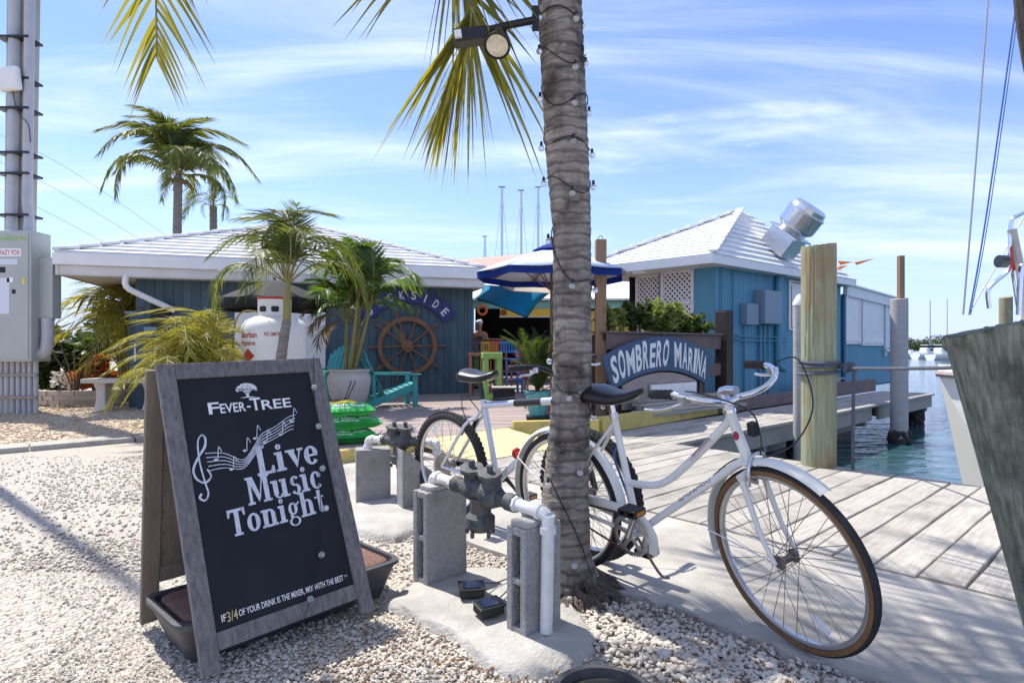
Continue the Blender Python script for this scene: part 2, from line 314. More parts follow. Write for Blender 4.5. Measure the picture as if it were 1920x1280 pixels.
def text_verts(s, bold=0.0, shear=0):
    cu = bpy.data.curves.new('t', 'FONT'); cu.body = s; cu.offset = bold; cu.shear = shear; cu.resolution_u = 3
    ob = bpy.data.objects.new('t', cu); me = bpy.data.meshes.new_from_object(ob)
    vs = [v.co.copy() for v in me.vertices]; fs = [tuple(p.vertices) for p in me.polygons]
    bpy.data.objects.remove(ob); bpy.data.curves.remove(cu); bpy.data.meshes.remove(me)
    x0 = min(v.x for v in vs); x1 = max(v.x for v in vs); y0 = min(v.y for v in vs); y1 = max(v.y for v in vs)
    return [Vector(((v.x-x0)/(x1-x0), (v.y-y0)/(y1-y0), 0)) for v in vs], fs
def text(s, x, y, w, h, mb=None, bold=0., shear=0, warp=None, z=0.):
    mb = mb or MB(); vs, fs = text_verts(s, bold, shear)
    vs = [Vector((x+v.x*w, y+v.y*h, z)) for v in vs]
    if warp: vs = [warp(v) for v in vs]
    return mb.add(vs, fs)
def smoothpath(pts, k=6):
    pts = [Vector(p) for p in pts]; out = []
    for i in range(len(pts)-1):
        p0 = pts[max(i-1,0)]; p1 = pts[i]; p2 = pts[i+1]; p3 = pts[min(i+2,len(pts)-1)]
        for j in range(k):
            t = j/k; out.append(.5*((2*p1)+(p2-p0)*t+(2*p0-5*p1+4*p2-p3)*t*t+(3*p1-p0-3*p2+p3)*t**3))
    return out+[pts[-1]]
# ================================================================ the setting
A = Vector((.743, .669, 0)); B = Vector((.669, -.743, 0)); C0 = Vector((1.76, 6.61, 0)); ZW = -.7
def ST(s, t, z=0): return C0 + A*s + B*t + Vector((0,0,z))
def inpoly(x, y, poly):
    c = False; n = len(poly)
    for i in range(n):
        x1, y1 = poly[i][:2]; x2, y2 = poly[i-1][:2]
        if (y1 > y) != (y2 > y) and x < (x2-x1)*(y-y1)/(y2-y1)+x1: c = not c
    return c
def sheet(name, poly, z, mat, skirt=0):
    mb = MB(); n = len(poly); mb.add([(p[0], p[1], z) for p in poly], [tuple(range(n))])
    if skirt: mb.add([(p[0], p[1], z) for p in poly]+[(p[0], p[1], z-skirt) for p in poly], [(i, (i+1) % n, n+(i+1) % n, n+i) for i in range(n)])
    return struct(mb.build(name, mat))
land = [ST(-1.3, 60), ST(-1.3, -.9), ST(8.2, -.9), ST(8.2, -11.5), (-14, 27), (-20, 70), (-600, 260), (-600, -60)]
sheet('ground', land, -.03, 'gravel', 1.6)
w = MB().add([(-900,-60,ZW),(1200,-60,ZW),(1200,1500,ZW),(-900,1500,ZW)], [(0,1,2,3)]); struct(w.build('water', 'water'))
sheet('gravel_bed', [(-14,4.2),(-5.6,5.95),(-3.2,8.1),(-2.2,9.2),(-4,12),(-9,13.5),(-14,14)], -.022, 'graveltan')
sheet('road', [(-70,15.4),(-9.6,14.0),(-8.5,16),(-12,34),(-70,40)], -.024, 'asphalt')
LB0 = Vector((1.04, 3.745, 0))
def LB(t): return LB0 + B*t
conc_edge = [Vector((3.2,.1,0)), Vector((1.75,1.36,0)), Vector((1.13,1.98,0)), Vector((.72,2.42,0)), Vector((.39,2.72,0)), Vector((.1,3.02,0)), Vector((-.3,3.36,0)), Vector((-.75,3.80,0)), Vector((-1.25,4.15,0)), Vector((-1.95,4.9,0)), Vector((-2.3,5.6,0))]
random.seed(3)
ce = []
for a, b in zip(conc_edge, conc_edge[1:]):
    for k in range(8): ce.append(a.lerp(b, k/8)+Vector((random.uniform(-.025,.025), random.uniform(-.025,.025), 0)))
conc = [LB(-2.6), LB(5)] + ce + [Vector((-2.3,5.6,0)), Vector((-1.6,5.75,0))]
sheet('concrete_walk', conc, 0.0, 'concrete', .03)
# ---- low boardwalk: planks run along A
bw = struct(MB().box((0,0,0), (.1,.1,.1)).build('boardwalk', 'beam')); bw.data.clear_geometry()
mbj = MB()
for s in (-2.3, -1.3, -.2): mbj.bar(ST(s,-2.4,-.15), ST(s,5.4,-.15), .05, .19)
bw.data = mbj.mesh('boardwalk'); bw.data.materials.append(MATS['beam'])
random.seed(11); PITCH = .187
def plank_mesh(L, wd, th, seed):
    random.seed(seed); mb = MB(); n = 6; vs = []; fs = []
    for i in range(n+1):
        x = -L/2+L*i/n; dy = random.uniform(-.003,.003); dz = random.uniform(-.002,.002)
        for (y, z) in ((-wd/2,-th),(-wd/2+.002,0-.004),(-wd/2+.006,0),(wd/2-.006,0),(wd/2-.002,-.004),(wd/2,-th)): vs.append((x, y+dy, z+dz))
    for i in range(n):
        for k in range(6): fs.append((i*6+k, i*6+(k+1)%6, (i+1)*6+(k+1)%6, (i+1)*6+k))
    fs += [(5,4,3,2,1,0), tuple(n*6+k for k in range(6))]
    mb.add(vs, fs); me = mb.mesh('plank'); return me
pl = [plank_mesh(2.47, PITCH-.008, .04, k) for k in range(5)]
pl2 = [plank_mesh(10.8, .137-.01, .04, 20+k) for k in range(3)]
for me in pl+pl2: me.materials.append(MATS['plank'])
rotA = Matrix.Rotation(atan2(A.y, A.x), 4, 'Z')
k = 0; t = -1.0+PITCH/2
while t < 5.3:
    p = ST(-1.225+random.uniform(-.012,.012), t, .012+random.uniform(-.003,.003))
    inst('plank', pl[k % 5], bw, Matrix.Translation(p) @ rotA @ Matrix.Rotation(random.uniform(-.003,.003), 4, 'Z')); t += PITCH; k += 1
dk = MB(); 
for s in (0.4, 2.4, 4.4, 6.4, 8.4, 10.4): dk.bar(ST(s,-1.2,-.28), ST(s,-.06,-.28), .09, .2)
dk.bar(ST(-.0,-.03,-.155), ST(6.55,-.03,-.155), .05, .24); dk.bar(ST(6.95,-.03,-.16), ST(10.6,-.03,-.16), .05, .26)
dock = struct(dk.build('dock', 'beam'))
t = -1.05+.07; k = 0
while t < .05:
    inst('plank', pl2[k % 3], dock, Matrix.Translation(ST(5.25, t, .012+random.uniform(-.002,.002))) @ rotA); t += .137; k += 1
# planks of the landing between the low boardwalk and the patio (run along A too)
pl3 = [plank_mesh(1.95, PITCH-.012, .04, 40+k) for k in range(3)]
for me in pl3: me.materials.append(MATS['plank'])
t = -1.0-PITCH/2; k = 0
while t > -1.75:
    inst('plank', pl3[k % 3], bw, Matrix.Translation(ST(-1.49, t, .012)) @ rotA); t -= PITCH; k += 1
# ---- patio deck of reddish boards, raised one step
DZ = .12
E0, E1, E2, E3 = Vector((-1.75,5.45,0)), Vector((-.05,7.1,0)), Vector((1.0,7.3,0)), ST(6.0,-1.2)
patio = [E0, E1, E2, ST(2,-1.2), ST(8,-1.2), ST(8,-7), (1,22), (-4,22), (-4.2,11.6), (-3.7,9.4)]
pd = struct(MB().add([(p[0], p[1], DZ-.045) for p in patio], [tuple(range(len(patio)))]).build('patio_deck', 'brownpaint'))
y = 5.55; k = 0; dpl = {}
while y < 17.5:
    xs = []
    n = len(patio)
    for i in range(n):
        (x1, y1), (x2, y2) = patio[i][:2], patio[i-1][:2]
        if (y1 > y) != (y2 > y): xs.append((x2-x1)*(y-y1)/(y2-y1)+x1)
    xs.sort()
    if len(xs) >= 2 and xs[-1]-xs[0] > .1:
        L = xs[-1]-xs[0]; me = MB().box((0,0,-.018), (L, .14-.009, .036)).mesh('board'); me.materials.append(MATS['deckred'])
        inst('board', me, pd, Matrix.Translation((xs[0]+L/2, y, DZ+random.uniform(-.0015,.0015))))
    y += .14; k += 1
def edge_beam(a, b, z0, z1, wd, mat, name, par=None): return MB().bar(Vector(a)+Vector((0,0,(z0+z1)/2)), Vector(b)+Vector((0,0,(z0+z1)/2)), wd, z1-z0).build(name, mat, par, bevel=.006)
edge_beam(E0+Vector((-.3,-.28,0)), E1+Vector((.03,.0,0)), -.02, DZ-.003, .09, 'yellow', 'edge_board', pd)
edge_beam(E1+Vector((.06,-.02,0)), E2+Vector((.05,-.03,0)), 0, .20, .09, 'yellow', 'kerb_beam', pd)
edge_beam(E2+Vector((.08,0.02,0)), ST(3.0,-1.15), .02, .22, .1, 'yellow', 'kerb_beam', pd)
edge_beam(ST(3.02,-1.15), ST(6.4,-1.15), .02, .22, .1, 'brownpaint', 'kerb_beam', pd)
edge_beam(ST(6.42,-1.15), ST(10.4,-1.15), .02, .30, .12, 'brownpaint', 'kerb_beam', pd)
rv_ = [Vector((-1.0,6.17,DZ)), Vector((-.05,7.05,DZ)), Vector((.60,6.42,.018)), Vector((-.36,5.5,.018))]
M('rampyellow', (.70,.58,.27), (.60,.50,.26), sc=7, rough=.75, bump=.3, bsc=25, c3=(.48,.43,.33), sc3=3, r3=(.52,.7))
for i in range(6):       # boards of the ramp
    f0, f1 = i/6+.006, (i+1)/6-.006; q = [rv_[0].lerp(rv_[3], f0), rv_[1].lerp(rv_[2], f0), rv_[1].lerp(rv_[2], f1), rv_[0].lerp(rv_[3], f1)]
    me = MB().add(q+[p-Vector((0,0,.03)) for p in q], [(0,1,2,3),(7,6,5,4),(0,4,5,1),(1,5,6,2),(2,6,7,3),(3,7,4,0)]).mesh('ramp_board'); me.materials.append(MATS['rampyellow'])
    inst('ramp_board', me, pd, Matrix.Identity(4))
# ---- mangrove shore far over the water
def leaf_cloud(n, fn, size, seed, flat=.5):
    rng = np.random.RandomState(seed); c = fn(rng, n); a = rng.normal(size=(n,3)); a[:,2] *= flat; a /= np.linalg.norm(a, axis=1)[:,None]
    b = np.cross(a, rng.normal(size=(n,3))); b /= np.linalg.norm(b, axis=1)[:,None]; sz = size*rng.uniform(.6,1.4,(n,1))
    v = np.stack([c-a*sz, c+b*sz*.45, c+a*sz, c-b*sz*.45], 1).reshape(-1,3)
    f = np.arange(4*n).reshape(n,4); return v, f
def np_mesh(name, v, f):
    me = bpy.data.meshes.new(name); nf, k = f.shape
    me.vertices.add(len(v)); me.vertices.foreach_set('co', v.astype(np.float32).ravel())
    me.loops.add(nf*k); me.loops.foreach_set('vertex_index', f.astype(np.int32).ravel())
    me.polygons.add(nf); me.polygons.foreach_set('loop_start', np.arange(0, nf*k, k, dtype=np.int32)); me.polygons.foreach_set('loop_total', np.full(nf, k, dtype=np.int32))
    me.update(calc_edges=True); me.validate(); return me
def shore(rng, n):
    x = rng.uniform(105, 330, n); hh = 3.6+1.1*np.sin(x*.31)+.8*np.sin(x*.83+1)+.5*np.sin(x*2.1); y = 225+rng.uniform(-1,1,n)*7+.05*x
    z = ZW+np.abs(rng.uniform(0,1,n))**.6*(hh+.9); return np.stack([x, y, z], 1)
v, f = leaf_cloud(26000, shore, .45, 5)
o = obj('mangrove_shore', np_mesh('mangrove_shore', v, f), 'mangrove'); stuff(o); tag(o, 'low green mangrove shore far across the turquoise water', 'mangrove')
sheet('far_shore', [(100,222),(340,235),(700,330),(700,500),(100,420)], ZW+.25, 'mangrove', .5)
# ---- loose coral gravel: real stones
ICO = None
def stones(name, pts, size, mat, seed):
    global ICO
    if ICO is None:
        bm = bmesh.new(); bmesh.ops.create_icosphere(bm, subdivisions=1, radius=1); bm.verts.ensure_lookup_table()
        ICO = (np.array([v.co[:] for v in bm.verts]), np.array([[v.index for v in f.verts] for f in bm.faces])); bm.free()
    rng = np.random.RandomState(seed); bv, bf = ICO; n = len(pts); m = len(bv)
    sh = bv[None]*(1+rng.uniform(-.28,.28,(n,m,1))); sc = np.stack([rng.uniform(.7,1.35,n), rng.uniform(.7,1.2,n), rng.uniform(.5,.85,n)], 1)*size[:,None]
    sh = sh*sc[:,None,:]; a = rng.uniform(0, 2*pi, n); ca, sa = np.cos(a)[:,None], np.sin(a)[:,None]
    x = sh[:,:,0]*ca-sh[:,:,1]*sa; y = sh[:,:,0]*sa+sh[:,:,1]*ca; tl = rng.uniform(-.5,.5,n)[:,None]; z = sh[:,:,2]*np.cos(tl)+x*np.sin(tl)
    V = np.stack([x, y, z], 2)+pts[:,None,:]; Fc = bf[None]+(np.arange(n)*m)[:,None,None]
    o = obj(name, np_mesh(name, V.reshape(-1,3), Fc.reshape(-1,3)), mat); return stuff(o)
SLAB1 = [G(722,1128), G(790,1085), G(880,1062), G(985,1075), G(1060,1120), G(1100,1165), G(1112,1210), G(1065,1245), G(985,1262), G(905,1238), G(862,1195), G(800,1165)]
SLAB2 = [G(655,985), G(660,948), G(740,928), G(820,935), G(835,958), G(800,985), G(740,1006), G(690,1000)]
def gravel_pts(n, rng, u0, u1, v0, v1):
    out = []
    while len(out) < n:
        u = rng.uniform(u0, u1, 4000); v = rng.uniform(v0, v1, 4000); d = H*F/(v-V0); x = (u-960)/F*d
        for a, b in zip(x, d):
            if inpoly(a, b, conc) or inpoly(a, b, SLAB1) or inpoly(a, b, SLAB2): continue
            nz = sin(a*3.1+1.3*sin(b*2.3))+sin(b*4.3+1.7*sin(a*1.9))+.6*sin(a*9+b*7)
            if nz < -.35 and rng.uniform() < .72: continue
            out.append((a, b, -.026))
            if len(out) >= n: break
    return np.array(out)
rng = np.random.RandomState(4)
p1 = gravel_pts(24000, rng, -250, 1750, 1000, 1420); s1 = (.0035+.0125*rng.beta(1.1, 4, len(p1)))*np.where(p1[:,0] < -1.05, .62, 1); p1[:,2] += s1*.35
o = stones('coral_gravel', p1, s1, 'pebble', 1); tag(o, 'white crushed coral gravel around the sign and blocks', 'gravel')
p2 = gravel_pts(9000, rng, -250, 1250, 850, 1060); s2 = .006+.012*rng.beta(1.2, 4, len(p2)); p2[:,2] += s2*.3
o = stones('coral_gravel', p2, s2, 'pebble', 2); tag(o, 'packed pale gravel in the middle distance left of the sign', 'gravel')
bed = [(-9,4.2),(-5.6,6.0),(-3.2,8.1),(-2.4,9.2),(-4,11.5),(-9,13)]
p3 = []
while len(p3) < 9000:
    x, y = rng.uniform(-9,-2.4), rng.uniform(4.5,12.5)
    if inpoly(x, y, bed): p3.append((x, y, -.018))
p3 = np.array(p3); o = stones('tan_gravel', p3, .012+.018*rng.beta(1.2,4,len(p3)), 'pebbletan', 3); tag(o, 'tan gravel bed beyond the grey timber edging', 'gravel')
# the larger, darker stones round the palm foot and the strip by the bicycle
p4 = []
for _ in range(2200):
    a = rng.uniform(0,1); c = Vector((.28,2.62,0)).lerp(Vector((1.05,1.86,0)), a); p4.append((c.x+rng.normal(0,.14)-.06, c.y+rng.normal(0,.12)-.06, -.015))
p4 = np.array([p for p in p4 if not inpoly(p[0], p[1], conc) and not inpoly(p[0], p[1], SLAB1)]); o = stones('coral_rubble', p4, .006+.022*rng.beta(1.1,5,len(p4)), 'pebble', 6); tag(o, 'coarse coral rubble between palm foot and concrete walk', 'gravel')
p5 = np.array([(a, b, c+.018) for a, b, c in gravel_pts(500, rng, 560, 1500, 1040, 1300)]); o = stones('leaf_litter', p5[::1], .004+.006*rng.beta(1.5,4,len(p5)), 'litter', 8); tag(o, 'brown bits of leaf litter among the white gravel', 'litter')
# ================================================================ chalkboard sign
BLc = G(378,1272); BRc = G(690,1152); TLc = P(291,684,2.2); TRc = P(606,665,2.685)
sx = ((BRc-BLc).normalized()+(TRc-TLc).normalized()).normalized(); sy = (TLc-BLc); sy = (sy-sx*sy.dot(sx)); SH = sy.length; sy.normalize(); sz = sx.cross(sy)
if sz.y > 0: sz = -sz
SW = .655; ST_ = frame(BLc, sx, sy)
sg = thing('sandwich_board', 'weathered grey timber sandwich board with black chalkboard reading Live Music Tonight', 'sign', BLc)
def SL(x, y, z): return BLc + sx*x + sy*y + ST_.to_3x3() @ Vector((0,0,z))
fw = .062; tk = .022
TF = ST_
def fpart(name, mb, mat, par=sg, **k): return mb.xf(TF).build(name, mat, par, w=True, **k)
fpart('stile', MB().box((fw/2, SH/2, 0), (fw, SH, tk)), 'signwoodx' if 0 else 'signwood', bevel=.003)
fpart('stile', MB().box((SW-fw/2, SH/2, 0), (fw, SH, tk)), 'signwood', bevel=.003)
fpart('rail', MB().box((SW/2, SH-fw/2, 0), (SW-2*fw-.002, fw, tk-.002)), 'signwood', bevel=.003)
fpart('rail', MB().box((SW/2, .092, 0), (SW-2*fw-.002, fw-.004, tk-.002)), 'signwood', bevel=.003)
bd = fpart('chalkboard', MB().box((SW/2, (SH-fw+.12)/2, -.004), (SW-2*fw, SH-fw-.12, .008)), 'board')
# rear leaf, opened only a little, legs ending on the ground behind
ny = Vector((sx.y, -sx.x, 0)); ny = -ny if ny.y < 0 else ny
rtop = TLc + Vector((0,0,-.02)) + ny*.03; rbot = Vector((TLc.x, TLc.y, 0)) + ny*.185; ry = (rtop-rbot); RH = ry.length; ry.normalize()
TF = frame(rbot, sx, ry)
rl = fpart('prop_panel', MB().box((SW/2, RH*.56, 0), (SW-2*fw, RH*.72, .008)), 'signback')
for x in (fw/2, SW-fw/2): fpart('stile', MB().box((x, RH/2, 0), (fw, RH, tk)), 'signback', bevel=.003)
fpart('rail', MB().box((SW/2, .19, 0), (SW-2*fw-.002, fw, tk-.002)), 'signback')
sc_ = MB()
for k in range(9): sc_.cyl(Vector((fw+.012, .27+k*.085, -.009)), Vector((fw+.012, .27+k*.085, .008)), .003, n=6)
stuff(fpart('screws', sc_, 'steel', rl))
TF = ST_ @ Matrix.Translation((0,0,.0012))
nrm = ST_.to_3x3() @ Vector((0,0,1))
if nrm.y > 0: TF = ST_ @ Matrix.Translation((0,0,-.0092)); 
zs = 1 if nrm.y < 0 else -1
def bl(u, v):                                       # photo point on the board -> board metres
    r = Vector(((u-960)/F, 1, -(v-V0)/F)); o = Vector((0,0,H)); t = (BLc-o).dot(nrm)/r.dot(nrm); q = o+r*t-BLc; return q.dot(sx), q.dot(sy)
def btext(s, ul, vl, ur, h, bold=0, mb=None, vr=None):       # left-baseline pixel, right edge pixel, cap height in px
    x0, y0 = bl(ul, vl); x1, _ = bl(ur, vl-(ur-ul)*.08 if vr is None else vr); x2, y2 = bl(ul, vl-h); return text(s, x0, y0, x1-x0, y2-y0, mb, bold)
ft = MB(); btext('F', 392, 777, 413, 22, .015, ft); btext('EVER', 414, 775, 462, 18, .015, ft); btext('-', 463, 764, 470, 3, .01, ft); btext('T', 471, 770, 491, 24, .015, ft); btext('REE', 492, 768, 547, 18, .015, ft)
fpart('brand_lettering', ft, 'printwhite', bd)
tr_ = MB(); cxx, cyy = bl(465, 745); tw = bl(487, 743)[0]-bl(443, 746)[0]
tr_.add([(cxx-tw*.36,cyy,0),(cxx+tw*.36,cyy,0),(cxx+tw*.1,cyy+.004,0),(cxx-tw*.1,cyy+.004,0)], [(0,1,2,3)])
def twig(p, a, L, wd, lv):
    q = p + Vector((cos(a), sin(a), 0))*L; nn = Vector((-sin(a), cos(a), 0)); z = Vector((0,0,.00004*random.random()))
    tr_.add([p-nn*wd+z, p+nn*wd+z, q+nn*wd*.6+z, q-nn*wd*.6+z], [(0,1,2,3)])
    if lv:
        for da in (-.62, -.1, .5): twig(q, a+da+random.uniform(-.15,.15), L*.72, wd*.62, lv-1)
    else:
        for j in range(3):
            aa = random.uniform(0, 2*pi); c = q+Vector((cos(aa), sin(aa), 0))*.0035; tr_.add([c+Vector((.0028*cos(b), .0022*sin(b), .00003*j)) for b in (0,1.6,3.1,4.7)], [(0,1,2,3)])
random.seed(5)
for a0 in (1.2, 1.57, 1.95): twig(Vector((cxx,cyy+.002,0)), a0, .021, .0022, 3)
fpart('tree_emblem', tr_, 'printwhite', bd)
sl_ = MB(); btext('IF', 416, 1166, 425, 14, .012, sl_, 1163); btext('OF YOUR DRINK IS THE MIXER, MIX WITH THE BEST', 449, 1157, 644, 15, .012, sl_, 1086); btext('TM', 645, 1082, 651, 4, 0, sl_, 1080); stuff(fpart('slogan_lettering', sl_, 'printwhite', bd))
g_ = MB(); btext('3/4', 427, 1166, 447, 20, .01, g_, 1158); fpart('fraction_lettering', g_, 'gold', bd)
# chalk slab letters drawn stroke by stroke
CH = MB(); zc = [0.0]
def nz_(): zc[0] += .000012; return zc[0]
class Pen:
    def __init__(s, x, y, k, w): s.x, s.y, s.k, s.w = x, y, k, w
    def q(s, pts):
        z = nz_(); CH.add([(s.x+a*s.k*.86, s.y+b*s.k, z) for a, b in pts], [tuple(range(len(pts)))])
    def stem(s, x, y0, y1, w=None, serif=(1,1), sw=.09):
        w = w or s.w; s.q([(x,y0),(x+w,y0),(x+w,y1),(x,y1)])
        if serif[0]: s.q([(x-sw,y0),(x+w+sw,y0),(x+w+sw,y0+.085),(x-sw,y0+.085)])
        if serif[1]: s.q([(x-sw,y1-.085),(x+w+(sw if serif[1] == 1 else 0),y1-.085),(x+w+(sw if serif[1] == 1 else 0),y1),(x-sw,y1)])
    def arc(s, cx_, cy_, rx, ry_, a0, a1, w, n=14):
        for i in range(n):
            a, b = radians(a0+(a1-a0)*i/n), radians(a0+(a1-a0)*(i+1)/n); wa, wb = (w*(.45+.55*abs(cos(q))) for q in (a, b))
            s.q([(cx_+rx*cos(a), cy_+ry_*sin(a)), (cx_+rx*cos(b), cy_+ry_*sin(b)), (cx_+(rx-wb)*cos(b), cy_+(ry_-wb*.7)*sin(b)), (cx_+(rx-wa)*cos(a), cy_+(ry_-wa*.7)*sin(a))])
    def let(s, c):
        w = s.w; X = .68
        if c == 'L': s.stem(.08,0,1); s.q([(.08,0),(.66,0),(.66,.26),(.58,.26),(.5,.1),(.08,.1)]); a = .72
        elif c == 'T': s.stem(.3,0,1,serif=(1,0)); s.q([(0,1),(.82,1),(.82,.7),(.75,.7),(.68,.89),(.14,.89),(.07,.7),(0,.7)]); a = .86
        elif c == 'M': s.stem(.1,0,1,w*.6); s.stem(.78,0,1); s.q([(.1,1),(.34,1),(.6,.22),(.5,.05)]); s.q([(.5,.05),(.6,.22),(.8,1),(.74,1)]); a = 1.12
        elif c == 'i': s.stem(.1,0,X,serif=(1,2)); s.arc(.1+w/2,.86,.11,.1,0,360,.1); a = .48
        elif c == 'v': s.q([(.04,X),(.3,X),(.44,.2),(.36,0)]); s.q([(.36,0),(.44,.2),(.62,X),(.54,X)]); s.q([(-.02,X-.08),(.36,X-.08),(.36,X),(-.02,X)]); s.q([(.46,X-.08),(.7,X-.08),(.7,X),(.46,X)]); a = .7
        elif c == 'e': s.arc(.32,.34,.3,.35,0,320,w); s.q([(.1,.3),(.6,.3),(.6,.38),(.1,.38)]); a = .68
        elif c == 'u': s.stem(.1,.15,X,serif=(0,2)); s.stem(.5,0,X,serif=(0,2)); s.arc(.34,.2,.24,.2,180,340,w*.7); s.q([(.5,0),(.84,0),(.84,.08),(.5,.08)]); a = .88
        elif c == 's': s.arc(.28,.5,.22,.19,30,270,w*.8); s.arc(.28,.19,.24,.2,-150,90,w*.8); a = .56
        elif c == 'c': s.arc(.32,.34,.3,.35,40,320,w); s.arc(.48,.52,.1,.1,0,360,.1); a = .66
        elif c == 'o': s.arc(.33,.34,.32,.35,0,360,w); a = .72
        elif c == 'n': s.stem(.1,0,X,serif=(1,2)); s.stem(.5,0,.45,serif=(1,0)); s.arc(.42,.42,.3,.26,0,180,w); a = .88
        elif c == 'h': s.stem(.1,0,1,serif=(1,2)); s.stem(.5,0,.45,serif=(1,0)); s.arc(.42,.42,.3,.26,0,180,w); a = .88
        elif c == 'g': s.arc(.3,.44,.25,.25,0,360,w*.8); s.arc(.32,-.06,.3,.19,0,360,w*.55); s.q([(.1,.2),(.22,.24),(.3,.12),(.16,.08)]); s.q([(.48,.6),(.66,.7),(.66,.6),(.5,.54)]); a = .68
        elif c == 't': s.stem(.16,.1,.92,serif=(0,0)); s.q([(0,.6),(.5,.6),(.5,.68),(0,.68)]); s.arc(.34,.14,.19,.14,180,350,w*.6); a = .56
        return a
def chalkword(word, ul, vl, ur, h, w):
    x0, y0 = bl(ul, vl); x1, _ = bl(ur, vl-(ur-ul)*.12); _, y2 = bl(ul, vl-h); k = y2-y0
    p = Pen(x0, y0, k, w); o = len(CH.v)
    for c in word: p.x += p.let(c)*k*.86*.98
    f = (x1-x0)/(p.x-x0)
    for i in range(o, len(CH.v)):
        vx = CH.v[i]; CH.v[i] = Vector((x0+(vx.x-x0)*f, vx.y+(vx.x-x0)*f*.035, vx.z))
chalkword('Live', 484, 892, 604, 55, .22); chalkword('Music', 466, 948, 611, 53, .22); chalkword('Tonight', 432, 1008, 618, 52, .22)
fpart('chalk_lettering', CH, 'chalk', bd)
ms = MB()
def cstroke(px, wd):
    pts = smoothpath([Vector(bl(*p)+(0,)) for p in px], 5); z = nz_()
    for i in range(len(pts)-1):
        a, b = pts[i], pts[i+1]; d = (b-a).normalized(); n_ = Vector((-d.y, d.x, 0))
        wa = wd[min(int(i*len(wd)/len(pts)), len(wd)-1)]/2 if hasattr(wd, '__len__') else wd/2
        e = d*wa*.3; ms.add([a-n_*wa-e+Vector((0,0,z+i*2e-6)), a+n_*wa-e+Vector((0,0,z+i*2e-6)), b+n_*wa+e+Vector((0,0,z+i*2e-6)), b-n_*wa+e+Vector((0,0,z+i*2e-6))], [(0,1,2,3)])
for k in range(5):
    o = k*9; cstroke([(384+k*2,850+o*.9),(420,850+o*.75),(455,868-6+o*.45),(476,858-22+o*.5),(490,838-24+o*.6),(515,826-26+o*.6),(540,806-24+o*.7),(553-k*1,778+o*.72)], .0032)
cstroke([(388,880),(395,893),(384,905),(368,898),(362,880),(372,856),(383,838),(384,822),(377,816),(370,830),(374,868),(384,905),(390,925),(384,938),(374,934),(377,926)], [.006,.007,.007,.008,.008,.009,.008,.006,.005,.006,.006,.006,.006,.007,.008])
for (u, v) in ((408,862),(437,880),(462,845),(481,822),(500,830),(529,815),(549,790)):
    cstroke([(u,v),(u+1,v-24),(u+7,v-15)], .003); c = Vector(bl(u-4, v)+(0,)); z = nz_(); ms.add([c+Vector((.0075*cos(a), .005*sin(a), z)) for a in [q*pi/5 for q in range(10)]], [tuple(range(10))])
fpart('music_stave', ms, 'chalk', bd)
# string of bulbs hanging over the board
sl2 = thing('light_string', 'thin wire with small globe bulbs hanging down the chalkboard', 'string lights', TLc)
cord = []; bul = []
off = ST_.to_3x3() @ Vector((0,0,.022 if nrm.y < 0 else -.022))
def onb(u, v): x, y = bl(u, v); return BLc+sx*x+sy*y+off
for (u, v) in ((584,668),(584,715),(588,790),(592,868),(597,960),(598,1040),(578,1120),(556,1190)): cord.append(onb(u, v))
MB().tube(smoothpath(cord, 5), .0016, 5).build('cord', 'black', sl2, w=True)
for (u, v) in ((585,726),(593,798),(600,876),(606,950),(598,1036),(577,1118)):
    b_ = MB().ball(onb(u, v)+Vector((.004,-.012,-.006)), .0125, 10).build('bulb', 'glass', sl2, smooth=True, w=True)
# ---- black weighted base tub with brown lid
tubc = Vector((-.945, 2.468, 0)); TT = frame(tubc, sx*Vector((1,1,0)), ny)
tb = thing('sign_base_tub', 'black plastic ballast tub with brown textured lid under the sandwich board', 'tub', T=TT)
def rrect(hx, hy, r, z, n=5):
    out = []
    for cx_, cy_, a0 in ((hx-r,hy-r,0),(-hx+r,hy-r,90),(-hx+r,-hy+r,180),(hx-r,-hy+r,270)):
        for k in range(n+1): a = radians(a0+90*k/n); out.append(Vector((cx_+r*cos(a), cy_+r*sin(a), z)))
    return out
def loft(rings, cap=True):
    mb = MB(); n = len(rings[0])
    for r in rings: mb.v += [Vector(p) for p in r]
    for i in range(len(rings)-1):
        for k in range(n): mb.f.append((i*n+k, i*n+(k+1)%n, (i+1)*n+(k+1)%n, (i+1)*n+k))
    if cap: mb.f.append(tuple(range(n))[::-1]); mb.f.append(tuple((len(rings)-1)*n+k for k in range(n)))
    return mb
loft([rrect(.40,.15,.05,-.02), rrect(.45,.19,.06,.115), rrect(.462,.202,.065,.12), rrect(.462,.202,.065,.135), rrect(.44,.18,.055,.137), rrect(.435,.175,.055,.11)]).build('tub_body', 'tub', tb, smooth=True, sharp=35)
loft([rrect(.42,.16,.05,.112), rrect(.42,.16,.05,.13), rrect(.412,.152,.05,.136)]).build('lid', 'lid', tb, smooth=True, sharp=35)
